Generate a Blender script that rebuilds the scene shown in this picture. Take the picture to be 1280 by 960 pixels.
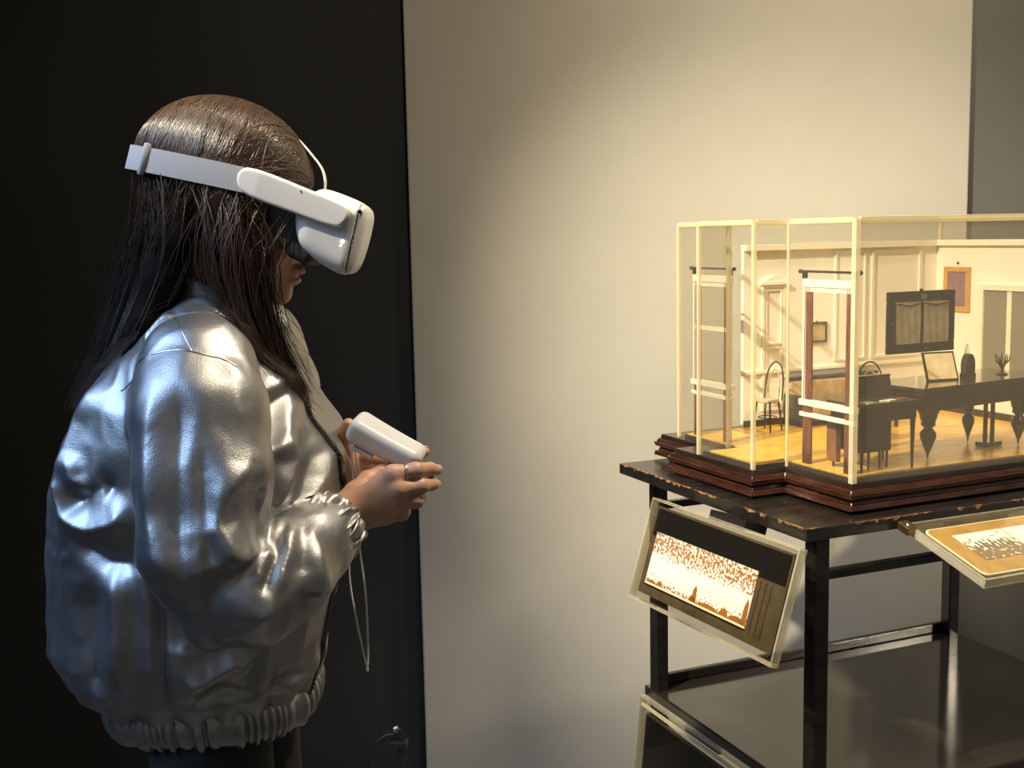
import bpy, bmesh, math, random
import numpy as np
from mathutils import Vector, Matrix
from mathutils.bvhtree import BVHTree

for o in list(bpy.data.objects):
    bpy.data.objects.remove(o, do_unlink=True)
SC = bpy.context.scene
COL = SC.collection
random.seed(7)
RNG = np.random.default_rng(7)

# ------------------------------------------------------------------ camera
CAM_H = 1.40
PITCH = math.radians(7.21)
ROLL = math.radians(1.19)
cam_d = bpy.data.cameras.new('camera')
cam_d.sensor_fit = 'HORIZONTAL'
cam_d.sensor_width = 36.0
cam_d.lens = 36.0 * 1470 / 1280
cam_d.clip_start = 0.05
cam = bpy.data.objects.new('camera', cam_d)
COL.objects.link(cam)
_F = Vector((0, math.cos(PITCH), -math.sin(PITCH)))
_U = Vector((0, math.sin(PITCH), math.cos(PITCH)))
_R = Vector((1, 0, 0))
_R2 = _R * math.cos(ROLL) - _U * math.sin(ROLL)
_U2 = _U * math.cos(ROLL) + _R * math.sin(ROLL)
cm = Matrix((_R2, _U2, -_F)).transposed().to_4x4()
cm.translation = Vector((0, 0, CAM_H))
cam.matrix_world = cm
SC.camera = cam

# ------------------------------------------------------------------ world, lamps, exposure
SC.view_settings.view_transform = 'Standard'
SC.view_settings.look = 'None'
SC.view_settings.gamma = 1.0
SC.view_settings.use_curve_mapping = False
SC.view_settings.exposure = 0.0
try:
    SC.cycles.transparent_max_bounces = 32
except Exception:
    pass
w = bpy.data.worlds.new('world')
SC.world = w
w.use_nodes = True
w.node_tree.nodes['Background'].inputs[0].default_value = (1.0, 0.92, 0.80, 1)
w.node_tree.nodes['Background'].inputs[1].default_value = 0.13


def spot(name, loc, target, power, color, size_deg, blend=0.6, radius=0.05):
    d = bpy.data.lights.new(name, 'SPOT')
    d.energy = power
    d.color = color
    d.spot_size = math.radians(size_deg)
    d.spot_blend = blend
    d.shadow_soft_size = radius
    o = bpy.data.objects.new(name, d)
    COL.objects.link(o)
    o.location = loc
    o.rotation_euler = (Vector(target) - Vector(loc)).to_track_quat('-Z', 'Y').to_euler()
    return o


def area(name, loc, target, power, color, sx, sy):
    d = bpy.data.lights.new(name, 'AREA')
    d.shape = 'RECTANGLE'
    d.size = sx
    d.size_y = sy
    d.energy = power
    d.color = color
    o = bpy.data.objects.new(name, d)
    COL.objects.link(o)
    o.location = loc
    o.rotation_euler = (Vector(target) - Vector(loc)).to_track_quat('-Z', 'Y').to_euler()
    return o


WARM = (1.0, 0.86, 0.63)
spot('track_spot_case', (-1.30, 0.70, 3.05), (0.74, 2.40, 1.02), 900, WARM, 37, 0.9, 0.04)
spot('track_spot_visitor', (0.60, 1.48, 2.65), (-0.22, 1.44, 1.05), 105, WARM, 44, 0.8, 0.04)
spot('track_spot_wall', (0.85, 2.05, 3.20), (1.00, 2.85, 1.10), 120, (1.0, 0.83, 0.60), 80, 1.0, 0.10)
spot('fill_spot_wall_wash', (0.25, 1.10, 3.15), (0.40, 2.85, 1.0), 62, (1.0, 0.81, 0.57), 110, 1.0, 0.12)  # added wide fill that lifts the whole wall, no known fixture
spot('fill_spot_case_front', (1.35, 0.30, 3.0), (0.86, 2.0, 0.98), 130, WARM, 34, 0.9, 0.22)  # added fill to brighten the front of the case and the right panel
spot('fill_spot_under_table', (2.85, 1.75, 1.35), (0.80, 2.85, 0.66), 130, (1.0, 0.85, 0.62), 26, 0.9, 0.15)  # added fill for the wall below the tabletop, no such lamp known
cool = area('cool_room_light', (-1.75, 0.85, 2.40), (-0.50, 1.40, 1.15), 6.5, (0.42, 0.63, 1.0), 1.3, 1.3)
cool.data.spread = math.radians(50)

# ------------------------------------------------------------------ materials


def M(name, col, rough=0.5, metal=0.0, var=0.0, vscale=12.0, bump=0.0, bscale=60.0, coat=0.0, spec=0.5, emit=0.0,
      vcol=None, stretch=(1, 1, 1), rvar=0.0):
    m = bpy.data.materials.new(name)
    m.use_nodes = True
    nt = m.node_tree
    b = nt.nodes['Principled BSDF']
    b.inputs['Base Color'].default_value = (*col, 1)
    b.inputs['Roughness'].default_value = rough
    b.inputs['Metallic'].default_value = metal
    b.inputs['Coat Weight'].default_value = coat
    b.inputs['Coat Roughness'].default_value = 0.08
    b.inputs['Specular IOR Level'].default_value = spec
    if emit:
        b.inputs['Emission Color'].default_value = (*col, 1)
        b.inputs['Emission Strength'].default_value = emit
    tc = mp = None
    if var or bump or rvar:
        tc = nt.nodes.new('ShaderNodeTexCoord')
        mp = nt.nodes.new('ShaderNodeMapping')
        mp.inputs['Scale'].default_value = stretch
        nt.links.new(tc.outputs['Object'], mp.inputs['Vector'])
    if var or rvar:
        n = nt.nodes.new('ShaderNodeTexNoise')
        n.inputs['Scale'].default_value = vscale
        n.inputs['Detail'].default_value = 5
        nt.links.new(mp.outputs['Vector'], n.inputs['Vector'])
        if var:
            r = nt.nodes.new('ShaderNodeValToRGB')
            c2 = vcol if vcol else tuple(max(0, c * (1 - var)) for c in col)
            r.color_ramp.elements[0].position = 0.35
            r.color_ramp.elements[1].position = 0.65
            r.color_ramp.elements[0].color = (*c2, 1)
            r.color_ramp.elements[1].color = (*col, 1)
            nt.links.new(n.outputs['Fac'], r.inputs['Fac'])
            nt.links.new(r.outputs['Color'], b.inputs['Base Color'])
        if rvar:
            mr = nt.nodes.new('ShaderNodeMapRange')
            mr.inputs['To Min'].default_value = max(0, rough - rvar)
            mr.inputs['To Max'].default_value = min(1, rough + rvar)
            nt.links.new(n.outputs['Fac'], mr.inputs['Value'])
            nt.links.new(mr.outputs['Result'], b.inputs['Roughness'])
    if bump:
        n2 = nt.nodes.new('ShaderNodeTexNoise')
        n2.inputs['Scale'].default_value = bscale
        n2.inputs['Detail'].default_value = 6
        nt.links.new(mp.outputs['Vector'], n2.inputs['Vector'])
        bp = nt.nodes.new('ShaderNodeBump')
        bp.inputs['Strength'].default_value = bump
        bp.inputs['Distance'].default_value = 0.01
        nt.links.new(n2.outputs['Fac'], bp.inputs['Height'])
        nt.links.new(bp.outputs['Normal'], b.inputs['Normal'])
    return m


def M_clear(name, tint=(0.98, 0.97, 0.94), haze=0.0, hazecol=(0.6, 0.55, 0.45), rough=0.03, gloss=1.0):
    m = bpy.data.materials.new(name)
    m.use_nodes = True
    nt = m.node_tree
    nt.nodes.clear()
    out = nt.nodes.new('ShaderNodeOutputMaterial')
    tr = nt.nodes.new('ShaderNodeBsdfTransparent')
    tr.inputs[0].default_value = (*tint, 1)
    gl = nt.nodes.new('ShaderNodeBsdfGlossy')
    gl.inputs['Roughness'].default_value = rough
    fr = nt.nodes.new('ShaderNodeFresnel')
    geo = nt.nodes.new('ShaderNodeNewGeometry')
    ior = nt.nodes.new('ShaderNodeMapRange')      # a sheet, not a solid: the far face reflects like the near one
    ior.inputs['To Min'].default_value = 1.45
    ior.inputs['To Max'].default_value = 1 / 1.45
    nt.links.new(geo.outputs['Backfacing'], ior.inputs['Value'])
    nt.links.new(ior.outputs['Result'], fr.inputs['IOR'])
    mul = nt.nodes.new('ShaderNodeMath')
    mul.operation = 'MULTIPLY'
    mul.inputs[1].default_value = gloss
    nt.links.new(fr.outputs[0], mul.inputs[0])
    mx = nt.nodes.new('ShaderNodeMixShader')
    nt.links.new(mul.outputs[0], mx.inputs[0])
    nt.links.new(tr.outputs[0], mx.inputs[1])
    nt.links.new(gl.outputs[0], mx.inputs[2])
    last = mx
    if haze:
        df = nt.nodes.new('ShaderNodeBsdfDiffuse')
        df.inputs[0].default_value = (*hazecol, 1)
        m2 = nt.nodes.new('ShaderNodeMixShader')
        m2.inputs[0].default_value = haze
        nt.links.new(mx.outputs[0], m2.inputs[1])
        nt.links.new(df.outputs[0], m2.inputs[2])
        last = m2
    nt.links.new(last.outputs[0], out.inputs[0])
    return m


MT = {}
MT['black_wall'] = M('black_wall_paint', (0.028, 0.031, 0.033), 0.85, var=0.15, vscale=3, bump=0.05, bscale=120)
MT['cream_wall'] = M('cream_wall_paint', (0.48, 0.465, 0.41), 0.9, var=0.04, vscale=4, bump=0.06, bscale=140)
MT['cream_edge'] = M('cream_wall_edge', (0.72, 0.70, 0.64), 0.8)
MT['floor'] = M('grey_floor', (0.24, 0.22, 0.19), 0.5, var=0.2, vscale=6)
MT['ceiling'] = M('black_ceiling', (0.012, 0.012, 0.013), 0.9)
MT['table'] = M('black_lacquer', (0.016, 0.013, 0.011), 0.28, var=0.35, vscale=9, coat=0.3, bump=0.05, bscale=50, stretch=(1, 6, 6), rvar=0.1)
MT['shelf'] = M('glossy_dark_shelf', (0.030, 0.024, 0.020), 0.12, var=0.3, vscale=8, coat=0.6, bump=0.02, bscale=14, stretch=(1, 7, 1))
MT['worn'] = M('worn_edge', (0.44, 0.23, 0.10), 0.4, var=1, vscale=70, vcol=(0.014, 0.010, 0.009), bump=0.3, bscale=60)
MT['plinth'] = M('mahogany_plinth', (0.055, 0.020, 0.012), 0.2, var=0.6, vscale=16, coat=0.7, stretch=(1, 1, 5), bump=0.05, bscale=60)
MT['plinth_dark'] = M('dark_plinth', (0.022, 0.013, 0.010), 0.3, var=0.4, vscale=16, coat=0.4)
MT['amber_floor'] = M('amber_parquet', (0.96, 0.56, 0.06), 0.35, var=0.4, vscale=26, stretch=(1, 7, 1), coat=0.3)
MT['room_wall'] = M('miniature_wall', (0.88, 0.86, 0.76), 0.8, var=0.05, vscale=10)
MT['room_trim'] = M('miniature_moulding', (0.84, 0.80, 0.66), 0.6)
MT['acrylic'] = M_clear('clear_acrylic', haze=0.022, hazecol=(0.85, 0.80, 0.66))  # cream glow inside the case is put into the panes as diffuse colour
MT['acrylic_front'] = M_clear('dusty_hazed_acrylic', (0.93, 0.91, 0.86), haze=0.14, hazecol=(0.55, 0.49, 0.39), gloss=1.0)  # diffuse colour stands for dust and for the pane's greyish reflected haze
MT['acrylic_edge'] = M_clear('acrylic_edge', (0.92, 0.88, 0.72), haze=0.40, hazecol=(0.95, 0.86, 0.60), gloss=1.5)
MT['curtain'] = M('red_brown_curtain', (0.24, 0.075, 0.035), 0.7, var=0.5, vscale=40, stretch=(6, 6, 1))
MT['black_wood'] = M('black_miniature_wood', (0.020, 0.016, 0.014), 0.25, coat=0.4)
MT['dark_wood'] = M('dark_miniature_wood', (0.055, 0.035, 0.022), 0.35, var=0.4, vscale=40)
MT['brown_wood'] = M('brown_miniature_wood', (0.28, 0.12, 0.05), 0.4, var=0.4, vscale=40)
MT['beige_cloth'] = M('beige_upholstery', (0.60, 0.44, 0.22), 0.8, var=0.3, vscale=50)
MT['cane'] = M('cane', (0.62, 0.50, 0.30), 0.6, var=0.4, vscale=90)
MT['gold'] = M('gilt_frame', (0.70, 0.40, 0.12), 0.35, metal=0.4, var=0.2, vscale=50)
MT['portrait'] = M('portrait_print', (0.30, 0.14, 0.12), 0.6, var=1, vscale=70, vcol=(0.14, 0.12, 0.22))
MT['drawing'] = M('drawing_print', (0.95, 0.90, 0.66), 0.6, var=1, vscale=34, vcol=(0.85, 0.66, 0.34))
MT['window_cloth'] = M('cream_gathered_cloth', (0.88, 0.76, 0.52), 0.8, var=0.25, vscale=60)
MT['lid'] = M('polished_dark_lid', (0.06, 0.045, 0.03), 0.22, var=0.3, vscale=30, coat=1.0)
MT['panel_sheet'] = M_clear('panel_sheet', (0.97, 0.96, 0.93))
MT['grey_wall'] = M('grey_wall_paint', (0.13, 0.13, 0.12), 0.85, var=0.1, vscale=3, bump=0.05, bscale=120)
MT['acrylic_rim'] = M_clear('acrylic_rim', (0.90, 0.88, 0.80), haze=0.26, hazecol=(0.85, 0.79, 0.62), gloss=1.5)
MT['grey_pane'] = M('grey_pane', (0.22, 0.21, 0.17), 0.3)
MT['paper'] = M('paper', (0.80, 0.78, 0.66), 0.8)
MT['green_paper'] = M('green_paper', (0.45, 0.55, 0.30), 0.8)
MT['brass'] = M('aged_brass', (0.30, 0.19, 0.09), 0.35, metal=0.9, var=0.4, vscale=80)
MT['steel'] = M('steel', (0.6, 0.6, 0.6), 0.3, metal=1)
MT['white_enamel'] = M('white_enamel', (0.82, 0.80, 0.72), 0.4)

# ------------------------------------------------------------------ helpers


class MB:
    def __init__(s):
        s.v = []
        s.f = []

    def add(s, vs, fs):
        n = len(s.v)
        s.v += [tuple(p) for p in vs]
        s.f += [tuple(i + n for i in f) for f in fs]
        return s

    def box(s, a, b, mat=None):
        x0, y0, z0 = a
        x1, y1, z1 = b
        vs = [(x0, y0, z0), (x1, y0, z0), (x1, y1, z0), (x0, y1, z0), (x0, y0, z1), (x1, y0, z1), (x1, y1, z1), (x0, y1, z1)]
        if mat is not None:
            vs = [mat @ Vector(p) for p in vs]
        return s.add(vs, [(0, 3, 2, 1), (4, 5, 6, 7), (0, 1, 5, 4), (1, 2, 6, 5), (2, 3, 7, 6), (3, 0, 4, 7)])

    def prism(s, poly, z0, z1, poly2=None):
        n = len(poly)
        p2 = poly2 or poly
        vs = [(x, y, z0) for x, y in poly] + [(x, y, z1) for x, y in p2]
        fs = [tuple(range(n - 1, -1, -1)), tuple(range(n, 2 * n))]
        fs += [(i, (i + 1) % n, n + (i + 1) % n, n + i) for i in range(n)]
        return s.add(vs, fs)

    def lathe(s, prof, base=(0, 0, 0), n=16, mat=None):
        vs, fs = [], []
        m = len(prof)
        for r, z in prof:
            for k in range(n):
                t = 2 * math.pi * k / n
                p = Vector((base[0] + r * math.cos(t), base[1] + r * math.sin(t), base[2] + z))
                vs.append(mat @ p if mat is not None else p)
        for i in range(m - 1):
            for k in range(n):
                a, b = i * n + k, i * n + (k + 1) % n
                fs.append((a, b, b + n, a + n))
        fs.append(tuple(range(n - 1, -1, -1)))
        fs.append(tuple((m - 1) * n + k for k in range(n)))
        return s.add(vs, fs)

    def tube(s, path, r, n=8, closed=False):
        P = [Vector(p) for p in path]
        m = len(P)
        rs = r if isinstance(r, (list, tuple)) else [r] * m
        vs, fs = [], []
        ref = None
        for i in range(m):
            if closed:
                t = (P[(i + 1) % m] - P[i - 1]).normalized()
            else:
                t = (P[min(i + 1, m - 1)] - P[max(i - 1, 0)]).normalized()
            if ref is None:
                ref = t.orthogonal().normalized()
            ref = (ref - t * ref.dot(t))
            ref = ref.normalized() if ref.length > 1e-6 else t.orthogonal().normalized()
            q = t.cross(ref)
            for k in range(n):
                a = 2 * math.pi * k / n
                vs.append(P[i] + (ref * math.cos(a) + q * math.sin(a)) * rs[i])
        for i in range(m if closed else m - 1):
            for k in range(n):
                a, b = i * n + k, i * n + (k + 1) % n
                c, d = ((i + 1) % m) * n + k, ((i + 1) % m) * n + (k + 1) % n
                fs.append((a, b, d, c))
        if not closed:
            fs.append(tuple(range(n - 1, -1, -1)))
            fs.append(tuple((m - 1) * n + k for k in range(n)))
        return s.add(vs, fs)

    def build(s, name, mat, parent=None, bevel=0.0, smooth=False, world=False, seg=2):
        me = bpy.data.meshes.new(name)
        me.from_pydata([tuple(p) for p in s.v], [], s.f)
        me.validate()
        if smooth:
            me.polygons.foreach_set('use_smooth', [True] * len(me.polygons))
        o = bpy.data.objects.new(name, me)
        COL.objects.link(o)
        if mat is not None:
            me.materials.append(MT[mat] if isinstance(mat, str) else mat)
        if parent is not None:
            o.parent = parent
            if world:
                o.matrix_parent_inverse = pmat(parent).inverted()
        if bevel:
            md = o.modifiers.new('bevel', 'BEVEL')
            md.width = bevel
            md.segments = seg
            md.limit_method = 'ANGLE'
        return o


def pmat(o):
    m = Matrix.Translation(o.location) @ o.rotation_euler.to_matrix().to_4x4()
    if o.parent:
        return pmat(o.parent) @ o.matrix_parent_inverse @ m
    return m


def tag(o, label, cat=None, group=None, kind=None):
    if label:
        o['label'] = label
    if cat:
        o['category'] = cat
    if group:
        o['group'] = group
    if kind:
        o['kind'] = kind
    return o


def thing(name, loc, rz, label, cat, group=None):
    o = bpy.data.objects.new(name, None)
    o.empty_display_size = 0.05
    COL.objects.link(o)
    o.location = loc
    o.rotation_euler = (0, 0, rz)
    return tag(o, label, cat, group, 'thing')


def copy_thing(root, loc, rz, label):
    r = root.copy()
    COL.objects.link(r)
    r.location = loc
    r.rotation_euler = (0, 0, rz)
    r['label'] = label
    for ch in list(root.children):
        c = ch.copy()
        COL.objects.link(c)
        c.parent = r
        for g in ch.children:
            d = g.copy()
            COL.objects.link(d)
            d.parent = c
    return r


def struct(o):
    o['kind'] = 'structure'
    return o


# ------------------------------------------------------------------ the room
struct(MB().box((-3.2, -2.2, -0.06), (3.2, 3.2, 0)).build('floor', 'floor'))
struct(MB().box((-3.2, 2.885, 0), (1.103, 3.10, 3.3)).build('wall_back', 'black_wall'))
struct(MB().box((1.103, 2.868, 0), (3.2, 3.10, 3.3)).build('wall_right', 'grey_wall'))
struct(MB().box((-3.3, -2.2, 0), (-3.2, 3.1, 3.3)).build('wall_left', 'black_wall'))
struct(MB().box((-3.3, -2.3, 3.3), (3.3, 3.1, 3.36)).build('ceiling', 'ceiling'))
part_wall = struct(MB().box((-0.238, 2.85, 0), (1.103, 2.885, 3.3)).build('wall_partition', 'cream_wall', bevel=0.004))
tag(part_wall, 'cream painted partition panel standing against the black wall')

# ------------------------------------------------------------------ display table
TA = Vector((0.4593, 1.8096, 0.0))
TROT = math.radians(23.0)
TU, TV = 0.90, 0.62
table = thing('display_table', TA, TROT, 'black lacquered two-tier display table with worn chipped edges', 'table')
TT = 0.930
MB().box((0, 0, TT - 0.021), (TU, TV, TT)).build('tabletop', 'table', table, bevel=0.002)
for (u, v) in ((0.040, 0.024), (0.066, TV - 0.045), (TU - 0.05, TV - 0.045), (TU - 0.05, 0.024)):
    MB().box((u - 0.0145, v - 0.0145, 0), (u + 0.0145, v + 0.0145, TT - 0.021)).build('leg', 'table', table, bevel=0.003)
MB().box((0.0545, 0.016, 0.836), (TU - 0.0645, 0.034, 0.851)).build('rail', 'table', table, bevel=0.002)
MB().box((0.081, TV - 0.055, 0.836), (TU - 0.0645, TV - 0.037, 0.851)).build('rail', 'table', table, bevel=0.002)
SH = 0.45
shelf = MB().box((0.050, 0.006, SH - 0.022), (TU - 0.035, TV - 0.01, SH)).build('lower_shelf', 'shelf', table, bevel=0.003)
MB().box((0.075, TV - 0.03, SH), (TU - 0.035, TV - 0.016, SH + 0.022)).build('rear_lip', 'table', table, bevel=0.003)
# chipped bead that runs along the top edges, made of short uneven lengths of bare wood


def worn_edge(a, b):
    a, b = Vector(a), Vector(b)
    d = (b - a)
    L = d.length
    d.normalize()
    side = Vector((d.y, -d.x, 0))
    t = 0.0
    up = Vector((0, 0, .0007))
    while t < L:
        ln = random.uniform(0.004, 0.040)
        if random.random() < 0.62:
            w1 = random.uniform(0.0008, 0.0030)
            h = random.uniform(0.001, 0.0065)
            p0, p1 = a + d * t, a + d * min(L, t + ln)
            q = (p0 * .6 + p1 * .4) - Vector((0, 0, h))
            o_ = side * .0007
            MB().add([p0 - side * w1 * .4 + up, p1 - side * w1 + up, p1 + o_ + up, p0 + o_ + up, q + o_, p1 + o_ - Vector((0, 0, h * .3)),
                      p0 - side * w1 * .4 - up, p1 - side * w1 - up, q - o_],
                     [(0, 3, 2, 1), (3, 4, 5, 2), (0, 1, 7, 6), (0, 6, 8, 4, 3), (1, 2, 5, 7), (6, 7, 5, 4, 8)]).build('chipped_edge', 'worn', table)
        t += ln


worn_edge((0, TV, TT), (0, 0, TT))
worn_edge((0, 0, TT), (TU * .62, 0, TT))


def TW(u, v, z):
    return TA + Vector((math.cos(TROT) * u - math.sin(TROT) * v, math.sin(TROT) * u + math.cos(TROT) * v, z))


# ------------------------------------------------------------------ acrylic caption panels
MT['mount'] = M('brown_grey_mount', (0.10, 0.072, 0.038), 0.5, var=0.3, vscale=40)
MT['black_mount'] = M('black_mount', (0.010, 0.009, 0.008), 0.35)
MT['tan_mount'] = M('tan_mount', (0.50, 0.31, 0.09), 0.5, var=0.3, vscale=20)
MT['cream_line'] = M('cream_line', (0.85, 0.76, 0.52), 0.5)


def print_mat(name, light, dark, thresh_scale, band):
    """flat print: a pale old photograph with a speckled crowd band"""
    m = bpy.data.materials.new(name)
    m.use_nodes = True
    nt = m.node_tree
    b = nt.nodes['Principled BSDF']
    b.inputs['Roughness'].default_value = 0.35
    tc = nt.nodes.new('ShaderNodeTexCoord')
    sep = nt.nodes.new('ShaderNodeSeparateXYZ')
    nt.links.new(tc.outputs['Generated'], sep.inputs[0])
    vo = nt.nodes.new('ShaderNodeTexNoise')
    vo.inputs['Scale'].default_value = thresh_scale
    vo.inputs['Detail'].default_value = 3
    nt.links.new(tc.outputs['Object'], vo.inputs['Vector'])
    cur = nt.nodes.new('ShaderNodeValToRGB')
    els = cur.color_ramp.elements
    els[0].position, els[1].position = band[0]
    els[0].color = (band[1],) * 3 + (1,)
    els[1].color = (band[2],) * 3 + (1,)
    for p, vv in band[3]:
        e = els.new(p)
        e.color = (vv, vv, vv, 1)
    nt.links.new(sep.outputs['Y'], cur.inputs['Fac'])
    add = nt.nodes.new('ShaderNodeMath')
    add.operation = 'ADD'
    nt.links.new(vo.outputs['Fac'], add.inputs[0])
    nt.links.new(cur.outputs['Color'], add.inputs[1])
    r = nt.nodes.new('ShaderNodeValToRGB')
    r.color_ramp.elements[0].position = 0.88
    r.color_ramp.elements[0].color = (*light, 1)
    r.color_ramp.elements[1].position = 0.98
    r.color_ramp.elements[1].color = (*dark, 1)
    nt.links.new(add.outputs[0], r.inputs['Fac'])
    nt.links.new(r.outputs['Color'], b.inputs['Base Color'])
    return m


MT['crowd_print'] = print_mat('crowd_photo_print', (0.95, 0.94, 0.90), (0.34, 0.15, 0.03), 190,
                              ((0.0, 1.0), 0.52, 0.42, [(0.10, 0.36), (0.45, 0.15), (0.56, 0.36), (0.70, 0.44), (0.84, 0.46)]))
MT['group_print'] = print_mat('group_photo_print', (0.88, 0.87, 0.82), (0.20, 0.15, 0.08), 120,
                              ((0.0, 1.0), 0.55, 0.20, [(0.30, 0.55), (0.5, 0.42), (0.7, 0.36)]))
MT['white_print'] = M('white_print', (0.88, 0.87, 0.82), 0.4, var=0.05, vscale=20)


def panel(name, tl, tr, br, label, W, H, style):
    """a caption panel with its own frame: x along the top edge, y up the panel, z out of the face"""
    tl, tr, br = Vector(tl), Vector(tr), Vector(br)
    x = (tr - tl).normalized()
    y = (tr - br)
    y = (y - x * y.dot(x)).normalized()
    z = x.cross(y)
    root = bpy.data.objects.new(name, None)
    root.empty_display_size = 0.05
    COL.objects.link(root)
    m = Matrix((x, y, z)).transposed().to_4x4()
    c = tl + (x * W - y * H) / 2
    root.location = c
    root.rotation_euler = m.to_euler()
    tag(root, label, 'panel', 'acrylic caption panels on the table')
    a, b = W / 2, H / 2
    MB().box((-a, -b, -0.009), (a, b, -0.0055)).build('back_sheet', 'panel_sheet', root)
    MB().box((-a, -b, 0.0025), (a, b, 0.006)).build('front_sheet', 'panel_sheet', root)
    for p, q in (((-a, -b, -.009), (a, -b + .004, .006)), ((-a, b - .004, -.009), (a, b, .006)),
                 ((-a, -b + .004, -.009), (-a + .004, b - .004, .006)), ((a - .004, -b + .004, -.009), (a, b - .004, .006))):
        MB().box(p, q).build('polished_edge', 'acrylic_rim', root)
    return root, a, b

def TP(u, v, z):
    return TW(u, v, z)


root, a, b = panel('caption_panel', TP(-0.046, 0.393, 0.908), TP(-0.025, -0.026, 0.908), TP(-0.081, -0.028, 0.727),
                   'tilted clear acrylic panel with old crowd photograph hanging from table end', 0.42, 0.19, 0)
MB().box((-a + .016, -b + .016, -.004), (a - .016, b - .012, -.0015)).build('mount_card', 'mount', root)
MB().box((-a + .020, b - .066, -.0015), (a - .020, b - .016, -.0008)).build('black_strip', 'black_mount', root)
MB().box((-a + .034, -b + .033, -.0012), (a - .088, -b + .038, -.0002)).build('black_strip', 'black_mount', root)  # shadow below the photograph, put in as a black bar
MB().box((-a + .034, -b + .038, -.0012), (a - .088, b - .058, .0004)).build('photograph', 'crowd_print', root)
MB().box((-a + .034, -b + .036, -.0008), (a - .088, -b + .040, .0008)).build('photo_border', 'cream_line', root)
ink = M('brown_ink', (0.34, 0.15, 0.03), 0.4)
for (x0, x1, h) in ((-.17, -.14, .006), (-.14, -.12, .010), (-.04, -.015, .010), (-.032, -.018, .030), (-.015, .05, .008), (.05, .075, .014), (.075, .118, .010), (.108, .122, .045)):
    MB().add([(x0, -b + .040, .0009), (x1, -b + .040, .0009), (x1 - (x1 - x0) * .2, -b + .040 + h * .8, .0009), ((x0 + x1) / 2, -b + .040 + h, .0009),
             (x0 + (x1 - x0) * .15, -b + .040 + h * .7, .0009)], [(0, 1, 2, 3, 4)]).build('printed_silhouette', ink, root)
# a scribbled vertical caption on the mount
for k in range(3):
    pth = [(a - .078 + k * .014 + .0016 * math.sin(j * 2.1 + k) + .0008 * random.random(), -b + .03 + j * .0042, -.0008) for j in range(22)]
    MB().tube(pth, .0006, 4).build('handwriting', M('ink', (0.05, 0.035, 0.02), 0.4), root)
for s_ in (0.25, 0.75):
    pass
MB().box((-0.05, b - 0.004, -0.056), (0.05, b + 0.012, -0.0085)).build('hinge', 'black_mount', root)

root, a, b = panel('caption_panel', TP(0.198, -0.001, 0.912), TP(0.628, -0.001, 0.912), TP(0.628, -0.175, 0.862),
                   'clear acrylic panel with tan mount and two photographs on table front', 0.43, 0.181, 1)


def round_rect(x0, y0, x1, y1, r, n=4):
    out = []
    for cx, cy, a0 in ((x1 - r, y0 + r, -90), (x1 - r, y1 - r, 0), (x0 + r, y1 - r, 90), (x0 + r, y0 + r, 180)):
        for k in range(n + 1):
            t = math.radians(a0 + 90 * k / n)
            out.append((cx + r * math.cos(t), cy + r * math.sin(t)))
    return out


MB().prism(round_rect(-a + .022, -b + .022, a - .022, b - .016, .012), -.004, -.002).build('cream_border', 'cream_line', root)
MB().prism(round_rect(-a + .025, -b + .025, a - .025, b - .019, .011), -.002, -.0012).build('mount_card', 'tan_mount', root)
MB().box((-a + .058, -b + .058, -.0012), (-a + .160, b - .045, -.0002)).build('photograph', 'group_print', root)
MB().box((-a + .164, -b + .058, -.0012), (-a + .300, b - .045, -.0002)).build('photograph', 'white_print', root)
fig = MB()
for k in range(9):
    x = -a + .070 + k * .009
    h = .012 + .010 * ((k * 7) % 5) / 5
    y = -b + .085 + .006 * ((k * 3) % 4) / 4
    fig.box((x, y, -.0002), (x + .004, y + h, .0001))
    fig.lathe([(0.002, -.0002), (0.002, .0001)], (x + .002, y + h + .002, 0), 8)
fig.build('printed_figures', M('grey_ink', (0.10, 0.08, 0.06), 0.5), root)
for k in range(9):
    pass
MB().tube([(-a + .013 + .0011 * math.sin(j * 2.3), -b + .045 + j * .0038, -.0045) for j in range(24)], .0009, 4).build('handwriting', MT['mount'], root)
br = MB().box((-a - .016, b - .022, -.004), (-a + .004, b + .004, .010)).build('bracket', 'brass', root, bevel=.002)
MB().lathe([(0.003, 0), (0.0032, .001), (0.002, .0025)], (-a - .008, b - .012, .010), 10).build('screw', 'steel', br)

root, a, b = panel('caption_panel', TP(0.039, 0.600, SH - 0.016), TP(0.039, 0.160, SH - 0.016), TP(0.021, 0.160, SH - 0.199),
                   'clear acrylic panel with black print hanging from lower shelf edge', 0.44, 0.184, 2)
MB().prism(round_rect(-a + .018, -b + .020, a - .018, b - .030, .010), -.004, -.002).build('cream_border', 'mount', root)
MB().prism(round_rect(-a + .024, -b + .026, a - .024, b - .036, .008), -.002, -.001).build('mount_card', 'black_mount', root)
MB().box((-a + .004, b - .022, -.003), (a - .004, b - .016, .002)).build('cream_line', 'cream_line', root)
MB().box((-a + .022, -b + .022, -.0008), (-a + .075, -b + .027, .0006)).build('black_strip', 'black_mount', root)
kn = MB().lathe([(0.0, 0), (0.005, .001), (0.006, .005), (0.004, .009), (0, .010)], (-a + .006, -b - .006, -.006), 12).build('clip_knob', 'steel', root, smooth=True)
MB().box((-0.06, b - .018, -.016), (0.06, b - .002, -.0085)).build('hinge', 'black_mount', root)

# ------------------------------------------------------------------ model room on its plinth
CN = Vector((0.559, 1.909, 0.0))
CROT = math.radians(24.2)


def CW(u, v, z):
    return CN + Vector((math.cos(CROT) * u - math.sin(CROT) * v, math.sin(CROT) * u + math.cos(CROT) * v, z))


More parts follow.
